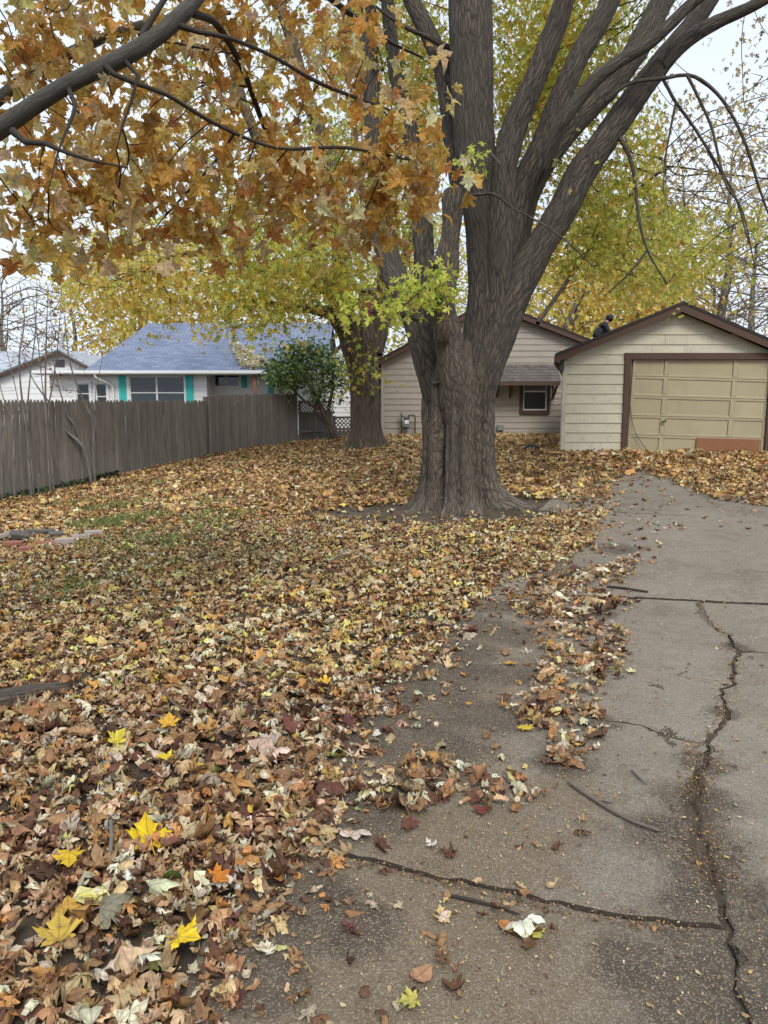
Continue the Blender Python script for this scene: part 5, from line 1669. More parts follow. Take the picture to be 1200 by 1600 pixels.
spec3 = [(90, 50, 4.6, 170, 110, .5, 44), (60, 330, 3.9, 90, 70, .3, 30), (230, 260, 4.2, 130, 90, .4, 52), (330, 120, 4.7, 140, 110, .5, 50), (240, 340, 4.5, 110, 50, .4, 26), (450, 270, 4.7, 120, 75, .45, 52),
         (560, 320, 5.0, 90, 55, .4, 36), (620, 270, 4.7, 90, 50, .35, 36), (520, 90, 5.0, 100, 90, .4, 26), (150, 160, 5.1, 190, 110, .4, 38), (30, 130, 4.4, 80, 120, .3, 16),
         (400, 20, 4.9, 160, 70, .5, 34), (120, -120, 4.7, 250, 110, .7, 60), (450, -130, 4.9, 200, 90, .7, 46), (670, 225, 4.6, 50, 28, .25, 10), (640, 150, 4.9, 40, 40, .25, 6), (-150, 200, 4.2, 110, 160, .5, 30), (380, 370, 4.8, 60, 30, .3, 9), (120, 390, 4.0, 90, 22, .2, 9)]
att3 = cloud(spec3, rf)
N_, p_, ns_ = colonize(np.vstack([Fm[10:], Fh[4:], Fk[4:]] + [b[2:] for b in Fb]), att3, .09, 3.0, .12, 90, (0, 0, .0), 5000)
crown3 = link('crown', twig_mesh('crown', N_, p_, ns_, .0030, 2.3, .018), fore, M['twig'])
L3 = leaves_on(att3, 4, .13, rf, .080, PAL_ORANGE, PR_N0, .42, .16, .7)
L3b = leaves_on(N_[ns_:][rf.random(len(N_) - ns_) < .10], 1, .05, rf, .10, PAL_ORANGE, PR_N0, .3, .16, 1.0)
L3 = {k: np.concatenate([L3[k], L3b[k]]) for k in L3}
# a few hang over the lens otherwise: keep the near air free
px, py, dep = proj(L3['pos'])
lx_ = np.interp(px, [-30, 60, 160, 240, 290, 330], [225, 162, 106, 60, 20, -30])
front = (np.abs(py - lx_) < 48) & (px < 330) & (dep < 4.0) & (rf.random(len(px)) < .9)
L3 = take(L3, (dep > 2.7) & ~((py > 430) & (px > -30)) & ~front)
L3 = leaf_parts(L3, PR_N0, 300, M['leaf_orange'], crown3)
o = scatter_obj('foliage', PR_N0, **L3, mat=M['leaf_orange'], parent=crown3); o['kind'] = 'stuff'
# root of that tree surfacing in the leaves
rp = [PG(-120, 1130), PG(-30, 1122), PG(20, 1112), PG(60, 1098), PG(110, 1086), PG(150, 1082)]
tube_obj('root', [np.array((fx + .1, fy - .05, fz + .12))] + [q + [0, 0, .02] for q in rp[:-2]] + [rp[-2] + [0, 0, .0], rp[-1] - [0, 0, .04]], [.16, .13, .12, .11, .085, .06, .03], M['bark'], fore, 24, .03, ridged_bark(.014, 30, 5, .03))

# ---- trees far behind
def far_tree_meshes(seed, h, rx, rz, natt, trunk_r, lean=0.0, zc=.62):
    r = np.random.default_rng(seed)
    tp = np.array([(0, 0, -.3), (lean * .2, 0, h * .18), (lean * .5 + r.normal(0, .15), 0, h * .36), (lean + r.normal(0, .3), r.normal(0, .3), h * .55), (lean * 1.3, 0, h * .75), (lean * 1.4, 0, h * .92)])
    tr = np.array([trunk_r * 1.25, trunk_r, trunk_r * .8, trunk_r * .55, trunk_r * .3, trunk_r * .1])
    p, q = catmull(tp, tr, .5)
    V, Q, U = tube_arrays(p, q, 9)
    trunk = mesh_np('trunk', V, Q, uv=U, smooth=True)
    d = r.normal(0, 1, (natt, 3))
    d /= np.linalg.norm(d, axis=1)[:, None]
    d *= r.random((natt, 1)) ** .4
    at = d * [rx, rx, rz] + [lean, 0, h * zc]
    at = at[at[:, 2] > h * .16]
    s = catmull(tp, tr, .4)[0]
    s = s[len(s) // 4:]
    N, pa, ns = colonize(s, at, .38, 12, .45, 70, (0, 0, .45), 3500)
    return trunk, N, pa, ns, at, r
def far_tree(name, label, seed, loc, h, rx, rz, natt, tr, per, lsize, pal, bark, twig, group=None, lean=0, spread=.45, r0=.012, zc=.62):
    trunk, N, pa, ns, at, r = far_tree_meshes(seed, h, rx, rz, natt, tr, lean, zc)
    t = thing(name, label, 'tree', group)
    link('trunk', trunk, t, M[bark])
    cr = link('crown', twig_mesh('crown', N, pa, ns, r0, 2.5, tr * .5, 3), t, M[twig])
    if per:
        pts = np.vstack([at, N[ns:][r.random(len(N) - ns) < .3]])
        L = leaves_on(pts, per, spread, r, lsize, pal, PR_Q, .4, .15)
        L['pos'][:, 2] = np.maximum(L['pos'][:, 2], h * .1)
        f = scatter_obj('foliage', PR_Q, **L, mat=M['leaf_green'], parent=cr)
        f['kind'] = 'stuff'
    t.location = (loc[0], loc[1], float(G(loc[0], loc[1])))
    return t
GT = 'trees beyond the houses'
def at_px(px, Y): return (P(px, 640, Y)[0], Y)
far_tree('yellow_tree', 'golden yellow tree rising behind the blue roof, left of it', 61, at_px(232, 42), 10, 4.2, 4.4, 420, .25, 9, .22, PAL_GOLD, 'bark2', 'twig', GT)
far_tree('yellow_tree', 'golden yellow tree with pale leaning trunk behind the garage roof', 62, at_px(850, 31), 8.6, 4.6, 3.6, 460, .32, 9, .20, PAL_GOLD, 'bark_pale', 'twig_grey', GT, lean=1.6, zc=.56)
far_tree('yellow_tree', 'tall yellow tree filling the gap right of the big trunk', 63, at_px(960, 36), 9.5, 4.6, 4.0, 460, .28, 9, .20, PAL_GOLD, 'bark_pale', 'twig_grey', GT, zc=.5)
far_tree('bare_tree', 'nearly bare grey tree with few pale leaves above garage right slope', 64, at_px(1120, 30), 11, 3.6, 5.0, 420, .22, 2, .13, PAL_PALE, 'bark_pale', 'twig_grey', GT, r0=.014)
far_tree('bare_tree', 'thin bare tree at the right edge behind the garage', 65, at_px(1215, 27), 10, 3.0, 4.6, 330, .18, 2, .12, PAL_GOLD, 'bark2', 'twig_grey', GT, r0=.013)
far_tree('bare_tree', 'bare pinkish grey tree far behind the white house roof', 66, at_px(15, 50), 10, 5.0, 4.6, 420, .25, 1, .13, PAL_PALE, 'bark_pale', 'twig_grey', GT, r0=.018)
far_tree('bare_tree', 'bare tree far left, half hidden by orange maple leaves', 67, at_px(-90, 44), 11, 4.6, 5.0, 360, .25, 1, .13, PAL_PALE, 'bark_pale', 'twig_grey', GT, r0=.017)
far_tree('yellow_tree', 'dull yellow tree seen between second maple and big trunk', 68, at_px(640, 44), 11, 4.4, 5.2, 360, .28, 7, .22, PAL_YG, 'bark2', 'twig', GT)
far_tree('yellow_tree', 'yellow-brown tree behind ridge of the blue roof', 69, at_px(420, 48), 11, 4.8, 5.0, 380, .28, 7, .24, PAL_GOLD, 'bark2', 'twig', GT)
far_tree('bare_tree', 'tall bare tree beyond the garage ridge', 70, at_px(1050, 48), 15, 4.6, 7.0, 420, .28, 1, .15, PAL_PALE, 'bark_pale', 'twig_grey', GT, r0=.018)
far_tree('bare_tree', 'bare tree beyond the garage, outermost at the right edge', 71, at_px(1290, 40), 14, 4.6, 6.6, 380, .28, 2, .15, PAL_PALE, 'bark_pale', 'twig_grey', GT, r0=.017)
far_tree('bare_tree', 'bare twiggy tree behind the taupe house roof', 72, at_px(760, 50), 13, 5, 6.0, 380, .28, 2, .2, PAL_GOLD, 'bark_pale', 'twig_grey', GT, r0=.018)
far_tree('bare_tree', 'faint bare tree between white house and golden tree', 73, at_px(120, 58), 11, 5, 5.0, 360, .25, 1, .2, PAL_PALE, 'bark_pale', 'twig_grey', GT, r0=.02)

far_tree('bare_tree', 'dense bare grey tree rising straight above the garage door', 74, at_px(1165, 38), 11, 4.2, 5.2, 520, .22, 2, .14, PAL_PALE, 'bark_pale', 'twig_grey', GT, r0=.016)
far_tree('bare_tree', 'twiggy bare tree farthest back behind the garage peak', 75, at_px(1105, 58), 13, 5.4, 6.0, 520, .25, 1, .18, PAL_PALE, 'bark_pale', 'twig_grey', GT, r0=.022)

# ------------------------------------------------------------------ saplings, shrub, ivy, grass
def fence_y(px):
    lo, hi = 11.0, 24.0
    for _ in range(40):
        m = (lo + hi) / 2
        p = FA + FD * (m - FA[1]) / FD[1]
        q = proj(np.array([[p[0], p[1], .8]]))[0][0]
        if q < px: lo = m
        else: hi = m
    return lo
PAL_RUST = [(3, (150, 90, 70)), (2, (170, 120, 80)), (2, (120, 70, 60)), (1, (190, 170, 90))]
rsap = np.random.default_rng(77)
SAP = [
    ('cut sapling stem in front of fence, leftmost in the picture', [[(3, 780, 1.8), (3, 720, 1.6), (2, 680, 1.5), (6, 660, .8)]], 0),
    ('stout sapling stub forking at its cut top', [[(22, 776, 2.3), (22, 720, 2.1), (20, 655, 2.0), (21, 648, 1.2)], [(20, 656, 1.4), (12, 640, 1.1), (2, 610, .8), (-8, 560, .4)]], 14),
    ('pale double-stemmed sapling left of the straight one', [[(48, 762, 2.2), (43, 690, 1.9), (40, 660, 1.7), (34, 620, 1.4), (30, 560, 1.1), (38, 500, .8), (30, 440, .4)], [(43, 668, 1.4), (32, 645, 1.1), (25, 610, .8), (10, 545, .4)]], 34),
    ('slim sapling beside the double-stemmed one', [[(52, 762, 1.7), (47, 700, 1.5), (43, 650, 1.2), (46, 600, 1), (55, 520, .8), (58, 440, .4)]], 26),
    ('straight sapling standing midway along the dark fence', [[(78, 760, 2), (75, 700, 1.9), (72, 650, 1.7), (71, 600, 1.3), (72, 540, 1), (75, 450, .5)], [(72, 640, 1.2), (66, 600, .9), (60, 540, .7), (52, 470, .4)]], 34),
    ('slim sapling just right of the straight one', [[(84, 756, 1.5), (79, 700, 1.4), (76, 640, 1.1), (84, 590, .9), (92, 520, .7), (96, 450, .4)]], 24),
    ('short cut sapling stump by the ivy', [[(59, 766, 1.5), (61, 740, 1.3)]], 0),
    ('crooked sapling leaning left with a forked trunk', [[(143, 746, 2.6), (135, 715, 2.5), (125, 692, 2.4), (102, 672, 2), (90, 645, 1.6), (70, 620, 1.2), (50, 590, .8), (35, 550, .4)], [(126, 692, 1.8), (118, 665, 1.6), (106, 650, 1.4), (97, 622, 1.1), (88, 590, .8), (80, 540, .4)], [(118, 665, 1.2), (119, 645, .9)]], 30),
    ('upright sapling behind the crooked one', [[(148, 748, 2.4), (146, 700, 2.2), (144, 655, 2), (132, 630, 1.5), (120, 600, 1.2), (108, 560, .9), (100, 490, .5)], [(144, 655, 1.4), (150, 640, 1), (149, 615, .7), (160, 560, .4)]], 34)]
for lab, stems, na in SAP:
    Y = fence_y(stems[0][0][0]) - .42
    t = thing('sapling', lab, 'sapling', 'bare saplings along the fence')
    sd = []
    for st in stems:
        pts = [P(a, b, Y - .1 * (700 - min(b, 700)) / 200) for a, b, w in st]
        if st is stems[0]:
            pts[0][2] = float(G(pts[0][0], Y)) - .05
        rad = [w * 1.0 * mpp(b, Y) for a, b, w in st]
        tube_obj('stem', pts, rad, M['bark_pale'], t, 8, .08, ridged_bark(.004, 40, 8, .004))
        sd.append(catmull(pts, rad, .12)[0])
    if na:
        s = np.vstack(sd)
        s = s[s[:, 2] > 1.3]
        top = s[s[:, 2].argmax()]
        at = np.array([top[0] - .1, top[1], 2.9]) + rsap.normal(0, 1, (na, 3)) * [.42, .3, .75]
        at = at[at[:, 2] > 1.5]
        N_, p_, ns_ = colonize(s, at, .12, 4, .13, 60, (0, 0, .25), 900)
        tw = link('twigs', twig_mesh('twigs', N_, p_, ns_, .0035, 2.4, .010, 3), t, M['twig_grey']); tw['kind'] = 'stuff'
        Ls = leaves_on(at, 2, .12, rsap, .055, PAL_RUST, PR_Q, .4)
        f = scatter_obj('foliage', PR_Q, **Ls, mat=M['leaf_green'], parent=tw); f['kind'] = 'stuff'

shrub = thing('shrub', 'dark green leafy shrub leaning over the fence gate', 'shrub')
rsh = np.random.default_rng(78)
Ysh = 21.1
st = [[(528, 697, 6), (518, 672, 5.5), (507, 648, 5), (498, 628, 4), (486, 605, 3), (470, 580, 2)], [(512, 660, 4), (514, 635, 3.4), (520, 605, 2.6), (520, 575, 1.6)], [(500, 640, 3), (478, 628, 2.4), (455, 605, 1.8), (440, 585, 1)], [(518, 690, 4), (508, 660, 3.4), (492, 640, 3), (505, 600, 2), (500, 565, 1.2)]]
sd = []
for q in st:
    pts = [P(a, b, Ysh) for a, b, w in q]
    rad = [w * mpp(b, Ysh) for a, b, w in q]
    tube_obj('stem', pts, rad, M['bark2'], shrub, 10, .08, ridged_bark(.012, 26, 4, .02))
    sd.append(catmull(pts, rad, .15)[0])
att_s = cloud([(470, 575, Ysh, 46, 28, .9, 130), (446, 590, Ysh, 28, 24, .7, 70), (522, 575, Ysh, 22, 30, .6, 60), (490, 550, Ysh, 30, 16, .6, 40), (456, 548, Ysh, 14, 14, .4, 22), (505, 610, Ysh, 34, 16, .6, 40), (538, 600, Ysh, 12, 24, .4, 16), (428, 572, Ysh, 12, 12, .4, 14)], rsh)
N_, p_, ns_ = colonize(np.vstack(sd), att_s, .12, 5, .14, 60, (0, 0, 0), 2500)
tw = link('crown', twig_mesh('crown', N_, p_, ns_, .004, 2.4, .03, 3), shrub, M['twig'])
PAL_EVER = [(3, (88, 110, 60)), (3, (110, 134, 74)), (1.5, (68, 86, 50)), (1.5, (138, 156, 90))]
Ls = leaves_on(att_s, 17, .14, rsh, .075, PAL_EVER, PR_Q, .1)
f = scatter_obj('foliage', PR_Q, **Ls, mat=M['leaf_ever'], parent=tw); f['kind'] = 'stuff'

# ivy along the fence foot
riv = np.random.default_rng(79)
n = 2600
s = riv.uniform(-3.0, 2.6, n)
offs = np.abs(riv.normal(0, .28, n)) * np.clip((2.8 - s) / 3, .1, 1)
xy = FA[None] + FD[None] * s[:, None] + FN[None] * (offs[:, None] + .03)
z = G(xy[:, 0], xy[:, 1]) + .04 + riv.random(n) * .12 * np.exp(-offs * 3)
rotm = rot_z(riv.uniform(0, 6.28, n)) @ rot_x(riv.normal(-.4, .5, n))
o = scatter_obj('ivy', PR_S2, riv.integers(0, len(PR_S2), n), np.c_[xy, z], rotm, riv.uniform(.045, .085, n), palette([(3, (62, 80, 54)), (2, (84, 100, 66)), (1, (110, 120, 84)), (1, (48, 60, 44))], n, riv), M['leaf_ever'])
tag(o, 'dark green ivy creeping along the foot of the fence', 'ivy', None, 'stuff')

# grass showing through the leaves
rg = np.random.default_rng(80)
gv, gt_, gc = [], [], []
for px, py, rad, n in ((185, 795, .5, 420), (160, 822, .4, 260), (215, 815, .5, 300), (330, 790, .4, 140), (345, 812, .5, 160), (270, 840, .6, 160), (200, 855, .6, 160), (90, 930, .4, 90), (120, 790, .5, 200), (230, 760, .6, 140), (175, 900, .7, 90), (300, 880, .8, 90)):
    c = PG(px, py)
    a = rg.uniform(0, 6.28, n); d = rad * np.sqrt(rg.random(n))
    x = c[0] + d * np.cos(a); y = c[1] + d * np.sin(a)
    z = G(x, y)
    yaw = rg.uniform(0, 6.28, n); hh = rg.uniform(.05, .13, n); ln = rg.uniform(.2, 1.0, n)
    for i in range(n):
        dx, dy = math.cos(yaw[i]), math.sin(yaw[i])
        k = len(gv)
        w = .004
        gv += [(x[i] - dy * w, y[i] + dx * w, z[i]), (x[i] + dy * w, y[i] - dx * w, z[i]), (x[i] + dx * hh[i] * ln[i] * .4 - dy * w * .7, y[i] + dy * hh[i] * ln[i] * .4 + dx * w * .7, z[i] + hh[i] * .7),
               (x[i] + dx * hh[i] * ln[i], y[i] + dy * hh[i] * ln[i], z[i] + hh[i])]
        gt_ += [(k, k + 1, k + 2), (k + 1, k + 3, k + 2)]
    gc.append(np.repeat(palette([(3, (100, 118, 66)), (2, (124, 134, 78)), (1, (154, 150, 98))], n, rg), 4, 0))
o = link('grass', mesh_np('grass', np.array(gv), np.array(gt_), uv=np.zeros((len(gv), 2)), col=np.vstack(gc)), None, M['leaf_ever'])
tag(o, 'thin green grass poking through the fallen leaves', 'grass', None, 'stuff')

# ------------------------------------------------------------------ bricks, sticks, small things
rbk = random.Random(9)
def brick(px, py, mat, yaw, lab, l=.20, w=.095, h=.062, tilt=(0, 0), lift=.035):
    c = PG(px, py)
    m = MB()
    m.box(-l / 2, l / 2, -w / 2, w / 2, 0, h)
    me = m.mesh('brick', .006)
    for v in me.vertices:
        v.co += Vector((rbk.uniform(-.003, .003), rbk.uniform(-.003, .003), rbk.uniform(-.003, .003)))
    o = link('brick', me, None, mat)
    o.location = (c[0], c[1], c[2] + lift)
    o.rotation_euler = (R(tilt[0]), R(tilt[1]), R(yaw))
    tag(o, lab, 'brick', 'old bricks lying in the leaves')
brick(103, 856, M['brick_grey'], 4, 'grey brick lying squarely at the front of the brick row', .21, .1, .075)
brick(127, 848, M['brick_grey'], 24, 'grey brick set slantwise between two others')
brick(147, 842, M['brick_grey'], 18, 'pale brick at the right end of the row', .21, .1, .065)
brick(76, 858, M['brick_rose'], -3, 'reddish brick half sunk in leaves at middle of row', .22, .1, .05)
brick(42, 866, M['brick_rose'], 8, 'pale pink brick nearest the viewer, lying flat', .16, .11, .05)
brick(22, 857, M['brick_rose'], 10, 'rosy brick under the tilted grey slab', .2, .12, .05)
brick(8, 847, M['brick_grey'], -20, 'tilted grey slab at the left end of the brick row', .22, .14, .05, (10, -18), .06)
brick(30, 847, M['stone_dark'], 35, 'dark mossy stone leaning on the rosy brick', .20, .13, .06, (20, 15), .06)
brick(62, 838, M['stone_dark'], 0, 'long dark plank-like stone at the back of the row', .34, .10, .05)
brick(88, 842, M['stone_dark'], 30, 'dark broken stone behind the grey brick', .16, .1, .05, (12, 0))

def stick(pxs, rads, lab, mat='twig_grey', z=.012, name='stick'):
    p = []
    for a, b in pxs:
        q = PG(a, b)
        q[2] = float(H(q[0], q[1])) + z
        p.append(q)
    o = tube_obj(name, p, rads, M[mat], None, 7, .03, ridged_bark(.002, 60, 20, .002))
    tag(o, lab, 'stick')
    return o
stick([(888, 1234), (905, 1247), (930, 1263), (958, 1281), (990, 1297), (1030, 1311)], [.007, .008, .008, .008, .007, .006], 'long curved grey stick lying on the concrete', 'twig_grey')
stick([(987, 1216), (998, 1227), (1011, 1238)], [.006, .006, .004], 'short pale broken twig above the long stick', 'bark_pale')
stick([(932, 1262), (944, 1264), (957, 1266)], [.005, .005, .004], 'tiny pale splinter touching the long stick', 'bark_pale')
stick([(948, 921), (970, 923), (1012, 929)], [.010, .011, .008], 'short dark twig on the concrete near the far joint', 'twig')
stick([(930, 935), (950, 940), (965, 945)], [.009, .010, .006], 'dark bark scrap at the driveway joint', 'twig')
stick([(700, 1402), (730, 1408), (770, 1418), (812, 1432)], [.005, .007, .006, .003], 'dark stick lying under the raised slab lip', 'twig', .010)
stick([(256, 1098), (262, 1115), (275, 1130), (296, 1142)], [.005, .005, .006, .004], 'thin grey twig arching over the leaf carpet', 'twig_grey', .10)
stick([(228, 1141), (240, 1145), (270, 1146)], [.005, .005, .003], 'thin bare twig among leaves, left of the arching one', 'twig_grey', .09)
stick([(174, 1310), (176, 1336), (174, 1362)], [.008, .009, .008], 'greenish stick stub poking out of near leaves', 'bark_pale', .07)
stick([(705, 975), (730, 968), (752, 964)], [.006, .006, .004], 'thin twig at the edge of the bare soil', 'twig_grey', .02)

c = PG(830, 706)
bm = bmesh.new()
bmesh.ops.create_icosphere(bm, subdivisions=3, radius=.17)
for v in bm.verts:
    q = np.array([[v.co.x * 9 + 4, v.co.y * 9, v.co.z * 9]])
    v.co *= .75 + .6 * vnoise(q)[0]
    v.co.z *= .55
me = bpy.data.meshes.new('black_bag'); bm.to_mesh(me); bm.free()
o = link('black_bag', me, None, M['black_cloth'])
o.location = (c[0], c[1], c[2] + .05)
tag(o, 'small crumpled dark bundle lying on leaves by the garage corner', 'bundle')

# person crouching on the house roof behind the garage
def skin_mesh(name, verts, edges, rad, sub=2):
    me = bpy.data.meshes.new(name)
    me.from_pydata(verts, edges, [])
    o = bpy.data.objects.new(name, me)
    COL.link(o)
    sk = o.modifiers.new('skin', 'SKIN')
    for i, r_ in enumerate(rad):
        r2 = r_ if isinstance(r_, tuple) else (r_, r_)
        me.skin_vertices[0].data[i].radius = r2
    me.skin_vertices[0].data[0].use_root = True
    sb_ = o.modifiers.new('sub', 'SUBSURF'); sb_.levels = sub; sb_.render_levels = sub
    dg = bpy.context.evaluated_depsgraph_get()
    out = bpy.data.meshes.new_from_object(o.evaluated_get(dg))
    bpy.data.objects.remove(o)
    out.polygons.foreach_set('use_smooth', np.ones(len(out.polygons), bool))
    return out
pv = [(0, 0, .48), (.07, 0, .64), (.17, 0, .80), (.26, 0, .94), (.34, 0, 1.02), (.42, 0, 1.08), (.46, 0, 1.12)]
pe = [(i, i + 1) for i in range(6)]
pr_ = [(.13, .12), (.12, .11), (.12, .11), (.11, .10), .055, .09, .085]
jv, je, jr = pv[:5], pe[:4], [(.185, .165), (.175, .165), (.185, .175), (.165, .155), .10]
for s in (-1, 1):
    k = len(pv)
    pv += [(.30, s * .10, .48), (.36, s * .12, .36), (.10, s * .13, .10), (-.02, s * .13, .06), (.14, s * .14, .02)]
    pe += [(0, k), (k, k + 1), (k + 1, k + 2), (k + 2, k + 3), (k + 2, k + 4)]
    pr_ += [.10, .085, .06, .045, .04]
    k = len(pv)
    pv += [(.24, s * .19, .88), (.36, s * .23, .66), (.52, s * .15, .56), (.58, s * .13, .54)]
    pe += [(3, k), (k, k + 1), (k + 1, k + 2), (k + 2, k + 3)]
    pr_ += [.07, .05, .035, .032]
    for f in range(5):
        q = len(pv)
        dy = (f - 2) * .016
        pv += [(.61 - .012 * (f == 0), s * .13 + dy * 1.4, .53 + .01 * (f == 0)), (.645 - .02 * abs(f - 2), s * .13 + dy * 1.8, .50)]
        pe += [(k + 3, q), (q, q + 1)]
        pr_ += [.010, .008]
    j = len(jv)
    jv += [(.24, s * .19, .88), (.36, s * .23, .66), (.50, s * .16, .57)]
    je += [(3, j), (j, j + 1), (j + 1, j + 2)]
    jr += [.085, .065, .05]
person = thing('person', 'person in dark jacket crouching bent over on roof behind the garage', 'person')
link('body', skin_mesh('body', pv, pe, pr_), person, M['skin'])
link('jacket', skin_mesh('jacket', jv, je, jr), person, M['black_cloth'])
tv, te, tr_ = [pv[0]], [], [(.19, .17)]
for s in (-1, 1):
    k = len(tv)
    tv += [(.30, s * .10, .48), (.36, s * .12, .36), (.12, s * .13, .12)]
    te += [(0, k), (k, k + 1), (k + 1, k + 2)]
    tr_ += [.115, .10, .075]
link('trousers', skin_mesh('trousers', tv, te, tr_), person, M['jeans'])
bm = bmesh.new()
bmesh.ops.create_icosphere(bm, subdivisions=3, radius=.125)
for v in bm.verts:
    q = np.array([[v.co.x * 30, v.co.y * 30, v.co.z * 30]])
    v.co *= .95 + .16 * vnoise(q)[0]
    if v.co.x > .07 and v.co.z < .03: v.co.x = .07
    v.co += Vector((.42, 0, 1.13))
me = bpy.data.meshes.new('hair'); bm.to_mesh(me); bm.free()
link('hair', me, person, M['hair'])
px_ = P(931, 520, 24.6)[0]
person.location = (px_, 24.6, zr2 - sr * (px_ - hXp) - .10)
person.scale = (1.0, 1.0, 1.0)

# leaf pile caught on the blue roof
rp_ = np.random.default_rng(83)
n = 900
ppoly = [(358, 538), (372, 540), (392, 552), (410, 562), (426, 574), (404, 578), (378, 578), (368, 560)]
pp = []
def roof_hit(px, py):
    d = ray(px, py)
    a = np.array([bX0, 26.95, bE + .02]); b = np.array([bX1, 26.95, bE + .02]); c_ = np.array([rR[0], 31, rR[2]])
    nn = np.cross(b - a, c_ - a)
    t = nn @ (a - np.array([0, 0, EYE])) / (nn @ d)
    return d * t + [0, 0, EYE]
while len(pp) < n:
    a, b = rp_.uniform(355, 428), rp_.uniform(536, 579)
    if pip(ppoly, np.array([a]), np.array([b]))[0]:
        pp.append(roof_hit(a, b))
pp = np.array(pp)
pp[:, 2] += rp_.random(n) * .16
pp[:, 1] -= rp_.random(n) * .05
o = scatter_obj('leaf_pile', PR_S2, rp_.integers(0, len(PR_S2), n), pp, rot_z(rp_.uniform(0, 6.28, n)) @ rot_x(rp_.normal(.4, .5, n)), rp_.uniform(.08, .15, n),
                palette([(4, (252, 230, 200)), (3, (240, 212, 174)), (1, (216, 178, 136))], n, rp_), M['leaf_dry_far'])
tag(o, 'heap of tan fallen leaves caught on the blue roof edge', 'leaves', None, 'stuff')

# ------------------------------------------------------------------ fallen leaves
rl = np.random.default_rng(90)
EDGE = [(230, 1900), (272, 1640), (298, 1560), (330, 1500), (352, 1450), (418, 1400), (492, 1350), (532, 1300), (512, 1240), (530, 1190), (575, 1130), (600, 1090), (655, 1062), (690, 1025), (712, 975), (760, 935), (800, 912), (880, 885), (930, 850), (935, 815), (955, 785), (955, 752), (1000, 738), (1045, 752), (1085, 772), (1130, 784), (1200, 793), (1330, 800)]
poly_lawn = gpts(EDGE) + [np.array(q) for q in ((12, 10.2), (12, 14.93), (3.45, 14.93), (5.42, 22.9), (-.15, 22.9), (-.9, 22.6), (-2.45, 21.35), (-4.40, 18.85), (-7.62, 14.85), (-9.6, 12.4), (-13, 6), (-13, .3), (-1.2, .3))]
poly_lawn = np.array(poly_lawn)
poly_strip = np.array(gpts([(790, 930), (860, 905), (940, 890), (1000, 868), (985, 905), (920, 925), (1000, 940), (930, 965), (985, 1000), (968, 1060), (930, 1090), (945, 1160), (930, 1195), (880, 1215), (850, 1165), (808, 1140), (770, 1105), (820, 1085), (850, 1030), (815, 975), (800, 950)]))
poly_band = np.array(gpts([(520, 1240), (600, 1215), (660, 1195), (720, 1205), (830, 1225), (865, 1262), (760, 1272), (650, 1282), (560, 1262)]))
poly_near = np.array(gpts([(370, 1650), (390, 1480), (500, 1360), (560, 1355), (760, 1400), (870, 1430), (860, 1500), (760, 1600), (700, 1700)]))
poly_lip = np.array(gpts([(640, 1385), (760, 1395), (870, 1425), (845, 1470), (760, 1450), (660, 1420)]))
poly_drv = np.array(gpts([(520, 1340), (560, 1180), (760, 960), (1000, 800), (1060, 780), (1000, 950), (960, 1150), (900, 1350), (800, 1480), (700, 1600), (450, 1600)]))
def gnoise(x, y):
    p = np.stack([x * 1.7, y * 1.7, np.zeros(len(x))], 1)
    return (vnoise(p) - .5) * .05 + (vnoise(p * 3.1) - .5) * .02
PAL_MID = [(26, (192, 166, 126)), (18, (218, 204, 170)), (22, (156, 118, 78)), (10, (108, 76, 54)), (4, (110, 70, 58)), (8, (198, 150, 84)), (8, (214, 186, 96)), (4, (184, 174, 110)), (3, (160, 154, 130))]
PAL_FAR = [(24, (198, 162, 112)), (12, (216, 194, 150)), (24, (166, 120, 74)), (12, (118, 82, 54)), (13, (198, 144, 76)), (9, (216, 182, 96)), (3, (152, 142, 88))]
PAL_NEAR = [(27, (194, 166, 128)), (16, (218, 204, 176)), (28, (158, 120, 84)), (17, (98, 68, 50)), (4, (100, 60, 50)), (6, (190, 138, 80)), (1.4, (214, 180, 72)), (4, (206, 186, 124)), (2.5, (178, 170, 150)), (.8, (146, 152, 92))]
PAL_MID = [(28, (196, 168, 124)), (16, (218, 202, 166)), (25, (162, 122, 80)), (12, (108, 76, 54)), (3, (118, 76, 62)), (8, (206, 158, 92)), (9, (222, 196, 110)), (4, (194, 184, 120)), (3, (170, 164, 138))]
PAL_FAR = [(27, (192, 160, 114)), (12, (214, 194, 154)), (28, (162, 122, 80)), (17, (114, 82, 58)), (8, (190, 144, 86)), (8, (208, 178, 100)), (3, (152, 142, 94))]
HALF_T = [(0, 0), (.17, .10), (.28, .34), (.15, .56), (.24, .76), (0, .98)]
def protos(half_n, half_s, ring, n, c0, c1, jit):
    out = []
    for i in range(n):
        hf = (half_n, half_s, HALF_T)[i % 3]
        out.append(leaf_proto(hf, ring, rl, curl=rl.uniform(c0, c1) * (1.4 if i % 3 == 2 else 1), cup=rl.uniform(-.4, .6), droop=rl.uniform(-.3, .3), jit=jit, stalk=ring and i % 4 == 0, fold=rl.uniform(0, 1.25) * rl.choice([0, 1, 1]), crumple=rl.uniform(.06, .24)))
    return out
LP0 = protos(HALF_N, HALF_S, True, 60, .6, 4.6, .04)
LP1 = protos(HALF_N1, HALF_S1, False, 44, .6, 4.2, .06)
LP2 = protos(HALF_N2, HALF_S2, False, 24, .2, 2.2, .06)
def tree_gap(x, y):
    """bare trodden soil round the big trunk's foot"""
    dx, dy = (x - tb[0] + .15) / 1.5, (y - 9.55) / 1.0
    r1 = np.hypot(dx, dy)
    r2 = np.hypot((x - 2.15) / .95, (y - 9.6) / .5)
    return np.where((r1 < 1) & (y < 9.95), .10, 1.0) * np.where(r2 < 1, .22, 1.0)
